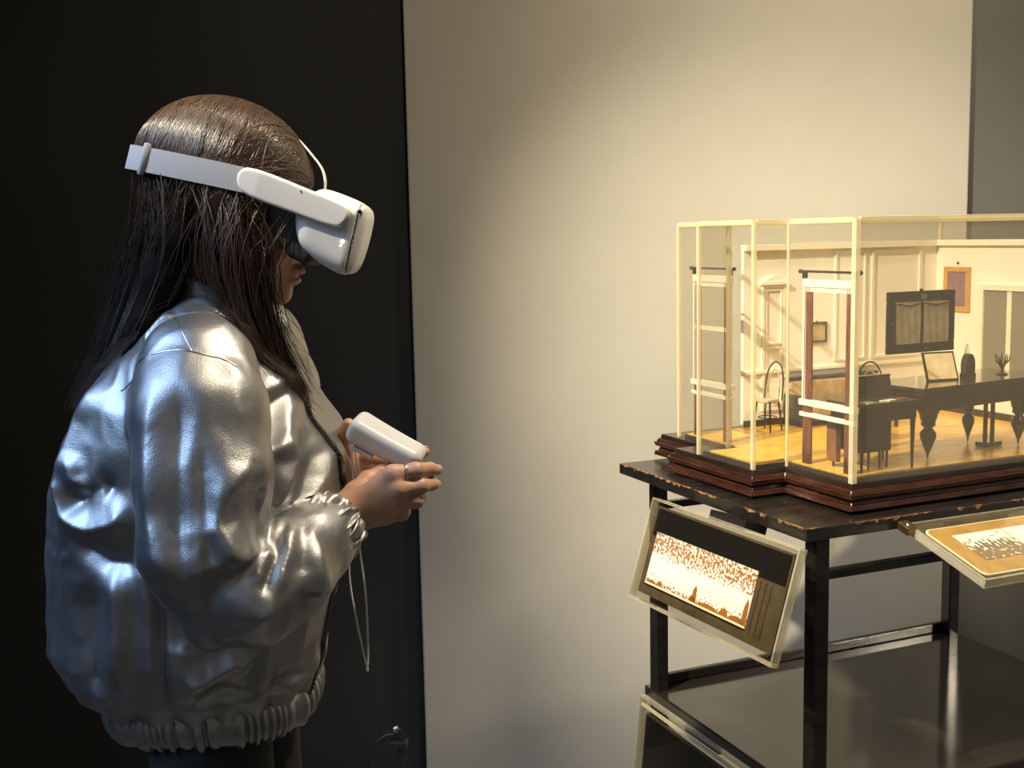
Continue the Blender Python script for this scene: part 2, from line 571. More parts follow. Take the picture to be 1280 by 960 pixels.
FZ = 0.9885
room = thing('model_room', CW(0, 0, TT), CROT, 'miniature period room with amber floor and cream panelled walls on mahogany plinth', 'dollhouse')
D = -TT   # local z = world z + D


def offset_poly(poly, d):
    out = []
    n = len(poly)
    for i in range(n):
        p0, p1, p2 = Vector(poly[i - 1]), Vector(poly[i]), Vector(poly[(i + 1) % n])
        e1 = (p1 - p0).normalized()
        e2 = (p2 - p1).normalized()
        n1 = Vector((e1.y, -e1.x))
        n2 = Vector((e2.y, -e2.x))
        out.append(tuple(p1 + (n1 + n2) * d / (1 + n1.dot(n2))))
    return out


OUT = [(-.006, -.006), (.70, -.006), (.70, .585), (-.014, .585), (-.014, .43), (-.078, .43), (-.078, .168), (-.006, .168)]


def ring(z0, z1, d0, d1, name, mat, bev=.001):
    MB().prism(offset_poly(OUT, d0), z0 + D, z1 + D, offset_poly(OUT, d1)).build(name, mat, room, bevel=bev)


ring(.936, .945, .008, .006, 'plinth_foot', 'plinth')
ring(.945, .955, .002, -.003, 'plinth_cove', 'plinth')
ring(.955, .964, .006, .008, 'plinth_moulding', 'plinth')
ring(.964, .971, .004, .001, 'plinth_cap', 'plinth')
ring(.971, .980, -.002, -.004, 'plinth_deck', 'plinth_dark')
for u, v in ((.02, .02), (.67, .02), (.67, .55), (.01, .55)):
    MB().lathe([(0.016, .930 + D), (0.018, .932 + D), (0.018, .9365 + D)], (u, v, 0), 18).build('foot', 'plinth_dark', room)
FL = [(.006, .008), (.672, .008), (.672, .522), (.010, .522), (.010, .346), (-.062, .346), (-.062, .182), (.006, .182)]
MB().prism(FL, .980 + D, .9865 + D).build('floor_edge', 'plinth_dark', room)
FLI = offset_poly(FL, -.006)
# parquet boards of the miniature floor, laid lengthways and clipped to the plan of the room
bw = .0265
vv = .014
row = 0
while vv < .516:
    v1 = min(vv + bw - .0006, .516)
    u0 = -.056 if (vv > .187 and v1 < .341) else .012
    us = u0
    first = random.uniform(.05, .14)
    while us < .666 - 1e-6:
        ue = min(us + first, .666)
        if .666 - ue < .03:
            ue = .666
        MB().box((us, vv, .9863 + D), (ue - .0006, v1, FZ + D)).build('floorboard', 'amber_floor', room)
        us = ue
        first = random.uniform(.11, .18)
    vv += bw
    row += 1
WT = 1.370
w1 = MB().box((.150, .516, FZ + D), (.684, .526, WT + D)).build('far_wall', 'room_wall', room)
w2 = MB().box((.673, .060, FZ + D), (.684, .516, WT + D)).build('side_wall', 'room_wall', room)


def frame_v(u0, u1, z0, z1, v, t, dep, name, mat, par):
    """moulding rectangle on the far wall (plane v)"""
    mb = MB()
    mb.box((u0, v - dep, z0 + D), (u1, v, z0 + t + D))
    mb.box((u0, v - dep, z1 - t + D), (u1, v, z1 + D))
    mb.box((u0, v - dep, z0 + t + D), (u0 + t, v, z1 - t + D))
    mb.box((u1 - t, v - dep, z0 + t + D), (u1, v, z1 - t + D))
    return mb.build(name, mat, par)


def frame_u(v0, v1, z0, z1, u, t, dep, name, mat, par):
    mb = MB()
    mb.box((u - dep, v0, z0 + D), (u, v1, z0 + t + D))
    mb.box((u - dep, v0, z1 - t + D), (u, v1, z1 + D))
    mb.box((u - dep, v0, z0 + t + D), (u, v0 + t, z1 - t + D))
    mb.box((u - dep, v1 - t, z0 + t + D), (u, v1, z1 - t + D))
    return mb.build(name, mat, par)


frame_v(.485, .625, 1.115, 1.352, .516, .006, .004, 'wall_panel_moulding', 'room_trim', w1)
frame_v(.385, .470, 1.115, 1.352, .516, .005, .003, 'wall_panel_moulding', 'room_wall', w1)
frame_v(.195, .255, 1.02, 1.285, .516, .006, .004, 'door_casing', 'room_trim', w1)
frame_v(.203, .247, 1.16, 1.277, .516, .004, .003, 'door_panel', 'room_trim', w1)
frame_v(.203, .247, 1.03, 1.155, .516, .004, .003, 'door_panel', 'room_trim', w1)
ped = MB().box((.190, .508, 1.286 + D), (.260, .516, 1.292 + D))
ped.add([(.196, .510, 1.292 + D), (.254, .510, 1.292 + D), (.240, .510, 1.300 + D), (.225, .510, 1.305 + D), (.210, .510, 1.300 + D),
         (.196, .516, 1.292 + D), (.254, .516, 1.292 + D), (.240, .516, 1.300 + D), (.225, .516, 1.305 + D), (.210, .516, 1.300 + D)],
        [(0, 1, 2, 3, 4), (9, 8, 7, 6, 5), (1, 6, 7, 2), (2, 7, 8, 3), (3, 8, 9, 4), (4, 9, 5, 0)])
ped.build('door_pediment', 'room_trim', w1)
MB().box((.150, .506, WT - .012 + D), (.673, .516, WT + D)).build('cornice', 'room_trim', w1)
MB().box((.150, .511, 1.100 + D), (.673, .516, 1.106 + D)).build('dado_rail', 'room_trim', w1)
MB().box((.150, .511, FZ + D), (.673, .516, FZ + .014 + D)).build('skirting', 'plinth_dark', w1)
MB().box((.663, .060, WT - .012 + D), (.673, .506, WT + D)).build('cornice', 'room_trim', w2)
MB().box((.668, .060, FZ + D), (.673, .511, FZ + .014 + D)).build('skirting', 'plinth_dark', w2)
frame_u(.225, .385, 1.075, 1.275, .673, .012, .007, 'glazed_door_frame', 'room_trim', w2)
MB().box((.669, .299, 1.087 + D), (.673, .311, 1.263 + D)).build('glazed_door_stile', 'room_trim', w2)
for v0, v1 in ((.237, .299), (.311, .373)):
    MB().box((.6705, v0, 1.087 + D), (.673, v1, 1.263 + D)).build('door_pane', 'grey_pane', w2)

# ------------------------------------------------------------------ acrylic cover
case = thing('acrylic_cover', CW(0, 0, .980), CROT, 'tall clear acrylic cover with a stepped bay over the miniature room', 'display case')
CB, CT = 0.0, 1.413 - .980
th = .0045
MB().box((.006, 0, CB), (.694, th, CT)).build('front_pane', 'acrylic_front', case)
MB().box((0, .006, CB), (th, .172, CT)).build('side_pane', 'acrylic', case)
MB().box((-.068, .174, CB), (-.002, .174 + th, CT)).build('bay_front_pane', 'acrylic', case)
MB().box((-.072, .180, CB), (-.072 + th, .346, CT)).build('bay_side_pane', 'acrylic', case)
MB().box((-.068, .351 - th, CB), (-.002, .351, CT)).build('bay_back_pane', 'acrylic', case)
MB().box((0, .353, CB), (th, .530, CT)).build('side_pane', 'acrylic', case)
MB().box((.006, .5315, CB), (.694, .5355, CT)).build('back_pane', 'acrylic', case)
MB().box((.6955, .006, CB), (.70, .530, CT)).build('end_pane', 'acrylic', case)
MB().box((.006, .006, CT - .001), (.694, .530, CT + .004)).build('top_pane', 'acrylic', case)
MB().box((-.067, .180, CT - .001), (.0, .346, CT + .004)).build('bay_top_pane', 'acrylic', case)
for (u, v, wd) in ((.003, .002, .0052), (.0, .173, .0024), (-.070, .177, .0036), (-.070, .349, .0034), (.0, .353, .0042), (.003, .533, .0034), (.697, .002, .005), (.697, .533, .005)):
    MB().box((u - wd, v - wd, CB - .0005), (u + wd, v + wd, CT + .003)).build('corner_strip', 'acrylic_edge', case, bevel=.0008)
for p, q in (((.009, -.002, CT - .006), (.692, .006, CT + .006)), ((-.001, .008, CT - .004), (.005, .170, CT + .005)), ((-.066, .1735, CT - .004), (-.003, .1795, CT + .005)),
             ((-.073, .181, CT - .004), (-.067, .345, CT + .005)), ((-.066, .346, CT - .004), (-.004, .352, CT + .005)), ((-.001, .357, CT - .004), (.005, .529, CT + .005)),
             ((.009, .530, CT - .004), (.692, .536, CT + .005)), ((.694, .008, CT - .004), (.700, .528, CT + .005))):
    MB().box(p, q).build('top_strip', 'acrylic_edge', case, bevel=.0008)


# ------------------------------------------------------------------ curtained windows standing in the open left side
def curtain_mesh(v0, v1, z0, z1, flare=1.0):
    n, m = 18, 10
    vs, fs = [], []
    c = (v0 + v1) / 2
    hw = (v1 - v0) / 2
    for s_ in (0, 1):
        for j in range(m + 1):
            t = j / m
            z = z0 + (z1 - z0) * t
            k = flare + (1 - flare) * t
            for i in range(n + 1):
                a = i / n
                u = .0030 * math.sin(a * math.pi * 2 * 3.5) + (.0012 if s_ else -.0012)
                vs.append((u, c + hw * k * (2 * a - 1), z))
    o = (n + 1) * (m + 1)
    for j in range(m):
        for i in range(n):
            a = j * (n + 1) + i
            fs.append((a, a + n + 1, a + n + 2, a + 1))
            fs.append((o + a, o + a + 1, o + a + n + 2, o + a + n + 1))
    for j in range(m):
        a = j * (n + 1)
        b_ = a + n
        fs.append((a, o + a, o + a + n + 1, a + n + 1))
        fs.append((b_, b_ + n + 1, o + b_ + n + 1, o + b_))
    for i in range(n):
        fs.append((i, i + 1, o + i + 1, o + i))
        t_ = m * (n + 1) + i
        fs.append((t_, o + t_, o + t_ + 1, t_ + 1))
    return MB().add(vs, fs)


def curtained_window(u, v0, v1, label, mid):
    t = thing('curtained_window', CW(u, (v0 + v1) / 2, FZ), CROT, label, 'window', 'miniature windows in the open side')
    h = (v1 - v0) / 2
    zr = 1.327 - FZ
    rod = MB().tube([(0, -h - .002, zr), (0, h + .002, zr)], .0022, 8).build('curtain_rod', 'black_wood', t)
    for s_ in (-1, 1):
        mb = MB()
        prof = [(0.0, -.004), (.0035, -.002), (.0042, .001), (.0028, .004), (0, .006)]
        m = Matrix.Translation((0, s_ * (h + .002), zr)) @ Matrix.Rotation(-s_ * math.pi / 2, 4, 'X')
        mb.lathe(prof, (0, 0, 0), 10, m)
        mb.build('finial', 'black_wood', rod, smooth=True)
        MB().box((-.003, s_ * (h - .010) - .004, zr - .012), (.003, s_ * (h - .010) + .004, zr)).build('rod_bracket', 'black_wood', rod)
    MB().box((-.0045, -h + .006, 1.300 - FZ), (.0045, h - .008, 1.3135 - FZ)).build('pelmet', 'white_enamel', t, bevel=.001)
    # frame of the window above the sill
    fr = MB()
    for s_ in (-1, 1):
        y = s_ * (h - .012)
        fr.box((-.003, y - .004, 1.100 - FZ), (.003, y + .004, 1.300 - FZ))
    fr.box((-.003, -h + .016, 1.292 - FZ), (.003, h - .016, 1.300 - FZ))
    if mid:
        fr.box((-.0025, -h + .016, 1.205 - FZ), (.0025, h - .016, 1.213 - FZ))
    fr.build('window_frame', 'room_trim', t)
    MB().box((-.006, -h + .002, 1.092 - FZ), (.006, h - .002, 1.103 - FZ)).build('sill', 'white_enamel', t, bevel=.001)
    MB().box((-.004, -h + .002, 1.072 - FZ), (.004, h - .002, 1.080 - FZ)).build('sill_rail', 'white_enamel', t, bevel=.001)
    for s_ in (-1, 1):
        y = s_ * (h - .020)
        c_ = curtain_mesh(y - .009, y + .009, 0.0, 1.300 - FZ, 1.25).build('curtain', 'curtain', t, smooth=True)
    return t


curtained_window(.021, .014, .164, 'miniature red-curtained window in the open side beside the writing desk', False)
curtained_window(.021, .368, .512, 'miniature red-curtained window with middle crossbar at far end of open side', True)

# dark two-pane window hanging just inside the front pane
t = thing('hanging_window', CW(.152, .0125, 1.189), CROT, 'dark two-pane hanging window with cream gathered curtains inside front pane', 'window')
fr = MB()
W2, H2 = .073, .104
fr.box((-W2, -.004, 0), (W2, .004, .016)).box((-W2, -.004, H2 - .018), (W2, .004, H2))
fr.box((-W2, -.004, .016), (-W2 + .017, .004, H2 - .018)).box((W2 - .015, -.004, .016), (W2, .004, H2 - .018))
fr.box((-.004, -.0035, .016), (.004, .0035, H2 - .018))
fr.build('frame', 'black_wood', t, bevel=.002)
for x0, x1 in ((-W2 + .017, -.004), (.004, W2 - .015)):
    n, m = 16, 6
    vs, fs = [], []
    for sgn in (0, 1):
        for j in range(m + 1):
            for i in range(n + 1):
                aa = i / n
                pinch = 1 - .25 * math.sin(math.pi * j / m) * 0
                vs.append((x0 + (x1 - x0) * aa, -.0036 + .0009 * math.sin(aa * 22 + j * .5) + .001 * sgn, .016 + (H2 - .034) * j / m))
    oo = (n + 1) * (m + 1)
    for j in range(m):
        for i in range(n):
            a_ = j * (n + 1) + i
            fs += [(a_, a_ + 1, a_ + n + 2, a_ + n + 1), (oo + a_, oo + a_ + n + 1, oo + a_ + n + 2, oo + a_ + 1)]
    MB().add(vs, fs).build('gathered_curtain', 'window_cloth', t, smooth=True)
    MB().tube([(x0, -.0052, H2 - .020), ((x0 + x1) / 2, -.0052, H2 - .0245), (x1, -.0052, H2 - .020)], .0009, 6).build('curtain_wire', 'black_wood', t)
MB().lathe([(0, 0), (.003, .001), (.003, .004), (0, .005)], (0, 0, H2 - .001), 10).build('hanging_knob', 'black_wood', t)
for x in (-W2 + .007, .008):
    MB().lathe([(.0022, 0), (.0022, .0012), (.001, .002)], (0, 0, 0), 8, Matrix.Translation((x, -.004, .007 if x > 0 else .05)) @ Matrix.Rotation(math.pi / 2, 4, 'X')).build('pin', 'steel', t)
MB().box((-.004, -.0083, H2 - .013), (.004, -.0038, H2 - .005)).build('mounting_tab', 'acrylic_rim', t)


# ------------------------------------------------------------------ miniature furniture
def bentwood(label, u, v, rz, seat_mat, k=1.0):
    t = thing('bentwood_chair', CW(u, v, FZ), CROT + rz, label, 'chair', 'miniature bentwood chairs')
    r = .0235 * k
    sh = .064 * k
    MB().lathe([(r - .003, sh - .005), (r, sh - .004), (r, sh), (r - .004, sh + .001), (0.001, sh + .0005)], n=20).build('seat', seat_mat, t, smooth=True)
    MB().tube([(r * math.cos(j * math.pi / 8) * .82, r * math.sin(j * math.pi / 8) * .82, .028 * k) for j in range(16)], .0012, 6, True).build('stretcher_ring', 'black_wood', t)
    for sx, sy in ((1, 1), (1, -1), (-1, 1), (-1, -1)):
        MB().tube([(sx * .021 * k, sy * .021 * k, 0), (sx * .0185 * k, sy * .0185 * k, .03 * k), (sx * .0155 * k, sy * .0155 * k, sh - .002)], [.0017, .002, .0023], 8).build('leg', 'black_wood', t)
    for rad, top, mm, nm in ((.0215 * k, .142 * k, 'black_wood', 'back_loop'), (.0135 * k, .127 * k, 'black_wood' if seat_mat == 'black_wood' else 'cane', 'inner_loop')):
        pth = []
        for j in range(17):
            a_ = math.pi * j / 16
            y = -rad * math.cos(a_)
            z = sh + (top - sh) * (math.sin(a_) ** .55)
            pth.append((-.0195 * k - .012 * (z - sh) / .08, y, z - .002))
        MB().tube(pth, .0016, 6).build(nm, mm, t)
    return t


bentwood('miniature bentwood chair with pale cane seat beside the open bay', .172, .462, math.radians(200), 'cane')
bentwood('miniature dark bentwood chair tucked behind the writing desk', .257, .255, math.radians(50), 'dark_wood', 1.14)

# sofa against the far wall
t = thing('settee', CW(.372, .476, FZ), CROT, 'miniature beige upholstered settee with dark top rail against far wall', 'sofa')
MB().box((-.118, -.030, .020), (.118, .022, .042)).build('seat', 'beige_cloth', t, bevel=.005)
MB().box((-.118, .020, .030), (.118, .033, .094)).build('backrest', 'beige_cloth', t, bevel=.005)
MB().box((-.121, .019, .094), (.121, .035, .101)).build('top_rail', 'black_wood', t, bevel=.002)
for x in (-.124, .112):
    MB().box((x, -.030, .012), (x + .012, .034, .066)).build('armrest', 'dark_wood', t, bevel=.003)
MB().box((-.112, -.029, .012), (.112, .031, .020)).build('seat_frame', 'dark_wood', t)
for x in (-.118, .118):
    for y in (-.025, .028):
        MB().lathe([(.003, 0), (.005, .012)], (x, y, 0), 8).build('leg', 'dark_wood', t)
# small black box table in front of the settee
t = thing('side_table', CW(.400, .385, FZ), CROT, 'small black square side table before the beige settee', 'table')
MB().box((-.030, -.026, .070), (.030, .026, .078)).build('tabletop', 'black_wood', t, bevel=.001)
for x in (-.025, .025):
    for y in (-.021, .021):
        MB().box((x - .003, y - .003, 0), (x + .003, y + .003, .070)).build('leg', 'black_wood', t)

# desk with things on it
DZ = .1175
t = thing('writing_desk', CW(.100, .064, FZ), CROT, 'miniature dark writing desk with tapered legs near front pane', 'desk')
MB().box((-.066, -.045, DZ - .006), (.064, .045, DZ)).build('desktop', 'dark_wood', t, bevel=.001)
MB().box((-.060, -.040, DZ - .032), (.058, .040, DZ - .006)).build('apron', 'black_wood', t)
MB().box((-.045, -.022, .030), (.020, .034, DZ - .032)).build('drawer_pedestal', 'black_wood', t, bevel=.001)
for x in (-.056, .054):
    for y in (-.036, .036):
        MB().lathe([(.0022, 0), (.0046, DZ - .032)], (x, y, 0), 8).build('leg', 'black_wood', t)
for x in (-.040, -.024, .0, .016):
    MB().lathe([(.002, 0), (.0028, .031)], (x, -.016, 0), 6).build('pedestal_leg', 'black_wood', t)
MB().box((-.064, .020, .010), (-.054, .045, .085)).build('end_board', 'brown_wood', t)
t = thing('writing_box', CW(.121, .092, FZ + DZ), CROT, 'black slope-fronted box on back of the writing desk', 'box')
MB().add([(-.043, -.013, 0), (.036, -.013, 0), (.036, .014, 0), (-.043, .014, 0), (-.043, .004, .034), (.042, .004, .034), (.042, .014, .034), (-.043, .014, .034)],
         [(0, 3, 2, 1), (4, 5, 6, 7), (0, 1, 5, 4), (1, 2, 6, 5), (2, 3, 7, 6), (3, 0, 4, 7)]).build('case', 'black_wood', t, bevel=.001)
MB().box((-.043, .003, .034), (.043, .015, .037)).build('lid', 'black_wood', t)


def lying(name, u, v, z, sx, sy, sz, rz, mat, label, cat, group=None):
    o = MB().box((-sx, -sy, 0), (sx, sy, sz)).build(name, mat, bevel=min(.0006, sz * .3))
    o.location = CW(u, v, z)
    o.rotation_euler = (0, 0, CROT + rz)
    return tag(o, label, cat, group)


lying('sheet_of_paper', .062, .036, FZ + DZ, .016, .010, .0012, .3, 'green_paper', 'pale green sheet lying on left end of the writing desk', 'paper')
lying('white_card', .0885, .030, FZ + DZ, .006, .004, .0035, -.2, 'paper', 'tiny white card beside green sheet on the writing desk', 'card')
lying('open_book', .108, .034, FZ + DZ, .010, .007, .0030, .15, 'paper', 'tiny open book with pale pages on the writing desk', 'book')
lying('small_book', .132, .034, FZ + DZ, .009, .005, .004, -.3, 'brown_wood', 'tiny closed brown book on the writing desk', 'book')

# piano
PR = CROT + math.radians(6)
PO = CW(.182, .034, FZ)
t = thing('square_piano', PO, PR, 'miniature black piano with bulbous turned legs and polished lid', 'piano')
MB().box((0, 0, .0965), (.33, .125, .127)).build('case', 'black_wood', t, bevel=.001)
MB().box((-.004, -.004, .127), (.334, .129, .1335)).build('lid', 'lid', t, bevel=.001)
MB().box((-.002, -.003, .092), (.332, .010, .0985)).build('base_moulding', 'dark_wood', t, bevel=.001)
prof = [(.0005, 0), (.002, .003), (.003, .010), (.0065, .016), (.007, .019), (.0115, .027), (.0125, .031), (.0155, .036), (.0165, .042), (.0155, .048), (.011, .053), (.0075, .056),
        (.0135, .060), (.0145, .063), (.0135, .067), (.017, .074), (.018, .080), (.022, .088), (.023, .094), (.023, .098)]
for x, y, s_ in ((.050, .030, 1.0), (.300, .030, 1.0), (.245, .100, .80)):
    MB().lathe([(r * s_ * .88, z) for r, z in prof], (x, y, 0), 20).build('leg', 'black_wood', t, smooth=True)
ly = MB().box((.222, .040, 0), (.268, .066, .008)).build('pedal_base', 'black_wood', t, bevel=.002)
for x in (.234, .254):
    MB().tube([(x, .053, .006), (x, .053, .097)], .0042, 10).build('pedal_post', 'black_wood', t)
PZ = FZ + .1335


def PW(x, y, z):
    return PO + Vector((math.cos(PR) * x - math.sin(PR) * y, math.sin(PR) * x + math.cos(PR) * y, z))


t = thing('leaning_picture', PW(.112, .052, .1335), PR - math.radians(14), 'small framed yellow drawing leaning back on the piano', 'picture')
tm = Matrix.Rotation(math.radians(-20), 4, 'X')
fr = MB()
for p, q in (((-.033, -.002, 0), (.033, .002, .003)), ((-.033, -.002, .051), (.033, .002, .054)), ((-.033, -.002, .003), (-.030, .002, .051)), ((.030, -.002, .003), (.033, .002, .051))):
    fr.box(p, q, tm)
fr.build('frame', 'dark_wood', t)
MB().box((-.030, -.0016, .003), (.030, .0015, .051), tm).build('drawing', 'drawing', t)
MB().tube([(0, .0115, .030), (0, .027, .0006)], .0012, 6).build('strut', 'dark_wood', t)
t = thing('domed_ornament', PW(.172, .046, .1335), PR, 'dark domed ornament with rounded top on the piano', 'ornament')
MB().box((-.013, -.008, 0), (.013, .008, .010)).build('base', 'black_wood', t, bevel=.001)
pts = [(-.0125, .010), (.0125, .010)] + [(.0135 * math.cos(k * math.pi / 10), .024 + .022 * math.sin(k * math.pi / 10)) for k in range(11)]
MB().add([(x, -.006, z) for x, z in pts] + [(x, .006, z) for x, z in pts],
         [tuple(range(len(pts))), tuple(range(2 * len(pts) - 1, len(pts) - 1, -1))] + [(i, len(pts) + i, len(pts) + (i + 1) % len(pts), (i + 1) % len(pts)) for i in range(len(pts))]
         ).build('dome', 'dark_wood', t, bevel=.001)
t = thing('white_feather', PW(.188, .058, .1335), PR, 'small white plume standing in holder behind the domed ornament', 'feather')
MB().lathe([(.004, 0), (.0045, .006), (.0025, .010), (.0025, .030)], n=10).build('holder', 'dark_wood', t)
pl = MB()
for s_ in (-1, 1):
    pl.add([(0, 0, .024), (s_ * .0045, .002, .034), (s_ * .006, .003, .046), (s_ * .003, .002, .058), (0, 0, .064), (0, -.0015, .044)],
           [(0, 1, 5), (1, 2, 5), (2, 3, 5), (3, 4, 5)] if s_ > 0 else [(0, 5, 1), (1, 5, 2), (2, 5, 3), (3, 5, 4)])
    pl.add([(0, .004, .024), (s_ * .0045, .004, .034), (s_ * .006, .005, .046), (s_ * .003, .004, .058), (0, .003, .064), (0, .005, .044)],
           [(0, 5, 1), (1, 5, 2), (2, 5, 3), (3, 5, 4)] if s_ > 0 else [(0, 1, 5), (1, 2, 5), (2, 3, 5), (3, 4, 5)])
pl.build('plume', 'paper', t)
t = thing('branched_ornament', PW(.268, .046, .1335), PR, 'dark branching metal ornament standing at the end of the piano', 'ornament')
MB().lathe([(.010, 0), (.011, .002), (.003, .005), (.0025, .012)], n=12).build('base', 'dark_wood', t)
for k in range(7):
    a_ = k * 2 * math.pi / 7
    c_, s_ = math.cos(a_), math.sin(a_)
    MB().tube([(0, 0, .010), (c_ * .006, s_ * .005, .020), (c_ * .014, s_ * .010, .026 + .004 * (k % 3)), (c_ * .016, s_ * .012, .036 + .004 * (k % 2))], [.0018, .0016, .0014, .0006], 6).build('branch', 'black_wood', t)

# pictures on the miniature walls
t = thing('wall_picture', CW(.673, .452, 1.213), CROT - math.pi / 2, 'gilt framed purple portrait hanging on the miniature side wall', 'picture')
fr = MB()
for p, q in (((-.038, -.006, 0), (.038, 0, .011)), ((-.038, -.006, .087), (.038, 0, .098)), ((-.038, -.006, .011), (-.026, 0, .087)), ((.026, -.006, .011), (.038, 0, .087))):
    fr.box(p, q)
fr.build('frame', 'gold', t, bevel=.001)
MB().box((-.026, -.003, .011), (.026, -.0005, .087)).build('portrait', 'portrait', t)
MB().lathe([(.0025, 0), (.003, .003), (0, .006)], (0, 0, 0), 8, Matrix.Translation((0, 0, .106)) @ Matrix.Rotation(math.pi / 2, 4, 'X')).build('hook', 'black_wood', t)
t = thing('wall_picture', CW(.338, .516, 1.158), CROT, 'small dark framed tan picture on the miniature far wall', 'picture')
fr = MB()
for p, q in (((-.026, -.004, 0), (.026, 0, .004)), ((-.026, -.004, .040), (.026, 0, .044)), ((-.026, -.004, .004), (-.022, 0, .040)), ((.022, -.004, .004), (.026, 0, .040))):
    fr.box(p, q)
fr.build('frame', 'black_wood', t)
MB().box((-.022, -.002, .004), (.022, -.0005, .040)).build('print', 'beige_cloth', t)
MB().lathe([(.002, 0), (.002, .003)], (0, -.002, .043), 8).build('hook', 'black_wood', t)

# ------------------------------------------------------------------ implicit surfaces for soft shapes
def surface_nets(F, org, h):
    nx, ny, nz = F.shape
    S = F < 0
    c = np.zeros((nx - 1, ny - 1, nz - 1), np.int8)
    for i in (0, 1):
        for j in (0, 1):
            for k in (0, 1):
                c += S[i:nx - 1 + i, j:ny - 1 + j, k:nz - 1 + k]
    act = np.argwhere((c > 0) & (c < 8))
    idx = -np.ones((nx - 1, ny - 1, nz - 1), np.int64)
    idx[act[:, 0], act[:, 1], act[:, 2]] = np.arange(len(act))
    acc = np.zeros((len(act), 3))
    cnt = np.zeros(len(act))
    corners = [(i, j, k) for i in (0, 1) for j in (0, 1) for k in (0, 1)]
    val = {q: F[act[:, 0] + q[0], act[:, 1] + q[1], act[:, 2] + q[2]] for q in corners}
    for p in corners:
        for ax in range(3):
            if p[ax] == 0:
                q = list(p)
                q[ax] = 1
                q = tuple(q)
                a, b = val[p], val[q]
                m = (a < 0) != (b < 0)
                t = np.where(m, a / np.where(m, a - b, 1), 0)
                pt = np.tile(np.array(p, float), (len(act), 1))
                pt[:, ax] += t
                acc[m] += pt[m]
                cnt[m] += 1
    V = (act + acc / cnt[:, None]) * h + np.array(org)
    faces = []
    for ax in range(3):
        b1, b2 = (ax + 1) % 3, (ax + 2) % 3
        sl0 = [slice(None)] * 3
        sl1 = [slice(None)] * 3
        sl0[ax] = slice(0, -1)
        sl1[ax] = slice(1, None)
        A, B = S[tuple(sl0)], S[tuple(sl1)]
        e = np.argwhere(A != B)
        ok = (e[:, b1] >= 1) & (e[:, b2] >= 1) & (e[:, b1] < F.shape[b1] - 1) & (e[:, b2] < F.shape[b2] - 1)
        e = e[ok]
        flip = A[e[:, 0], e[:, 1], e[:, 2]]

        def cell(d1, d2):
            q = e.copy()
            q[:, b1] += d1
            q[:, b2] += d2
            return idx[q[:, 0], q[:, 1], q[:, 2]]
        quad = np.stack([cell(-1, -1), cell(0, -1), cell(0, 0), cell(-1, 0)], 1)
        quad = np.where(flip[:, None], quad, quad[:, ::-1])
        faces.append(quad)
    return V, np.concatenate(faces)


def sdf_mesh(fn, lo, hi, h):
    lo = np.array(lo, float)
    n = np.ceil((np.array(hi) - lo) / h).astype(int) + 1
    ax = [lo[i] + np.arange(n[i]) * h for i in range(3)]
    out = np.empty(n, np.float32)
    X, Y = np.meshgrid(ax[0], ax[1], indexing='ij')
    step = max(1, int(400000 / (n[0] * n[1])))
    for k in range(0, n[2], step):
        zz = ax[2][k:k + step]
        P = np.empty((n[0], n[1], len(zz), 3), np.float32)
        P[..., 0] = X[:, :, None]
        P[..., 1] = Y[:, :, None]
        P[..., 2] = zz[None, None, :]
        out[:, :, k:k + step] = fn(P.reshape(-1, 3)).reshape(n[0], n[1], len(zz))
    return surface_nets(out, lo, h)


def smin(a, b, k):
    hh = np.clip(0.5 + 0.5 * (b - a) / k, 0, 1)
    return b * (1 - hh) + a * hh - k * hh * (1 - hh)


def cone(P, a, b, ra, rb):
    """round cone (cheap): capsule with a linearly varying radius"""
    a, b = np.array(a, np.float32), np.array(b, np.float32)
    ab = b - a
    t = np.clip(((P - a) @ ab) / max(1e-9, ab @ ab), 0, 1)
    d = P - a - t[:, None] * ab
    return np.sqrt((d * d).sum(1)) - (ra + (rb - ra) * t)


def chain(P, pts, rs, k=0.006):
    d = None
    for i in range(len(pts) - 1):
        c = cone(P, pts[i], pts[i + 1], rs[i], rs[i + 1])
        d = c if d is None else smin(d, c, k)
    return d


def ell(P, c, r, B=None):
    q = P - np.array(c, np.float32)
    if B is not None:
        q = q @ np.array(B, np.float32).T
    r = np.array(r, np.float32)
    k0 = np.sqrt(((q / r) ** 2).sum(1))
    k1 = np.sqrt(((q / (r * r)) ** 2).sum(1)) + 1e-9
    return k0 * (k0 - 1) / k1


def rbox(q, half, r):
    d = np.abs(q) - (np.array(half, np.float32) - r)
    return np.sqrt((np.maximum(d, 0) ** 2).sum(1)) + np.minimum(d.max(1), 0) - r


def poly2d(x, y, poly):
    n = len(poly)
    d = np.full(x.shape, 1e9, np.float32)
    s = np.ones(x.shape, np.float32)
    for i in range(n):
        (ax_, ay), (bx, by) = poly[i], poly[i - 1]
        ex, ey = bx - ax_, by - ay
        wx, wy = x - ax_, y - ay
        t = np.clip((wx * ex + wy * ey) / (ex * ex + ey * ey), 0, 1)
        d = np.minimum(d, (wx - ex * t) ** 2 + (wy - ey * t) ** 2)
        c1 = y >= ay
        c2 = y < by
        c3 = ex * wy > ey * wx
        f = (c1 & c2 & c3) | (~c1 & ~c2 & ~c3)
        s = np.where(f, -s, s)
    return s * np.sqrt(d)


def extruded(x, y, z, poly, half, r):
    """2D outline in (x, y) pushed along z, all edges rounded by r"""
    a = poly2d(x, y, poly) + r
    b = np.abs(z) - half + r
    return np.minimum(np.maximum(a, b), 0) + np.sqrt(np.maximum(a, 0) ** 2 + np.maximum(b, 0) ** 2) - r


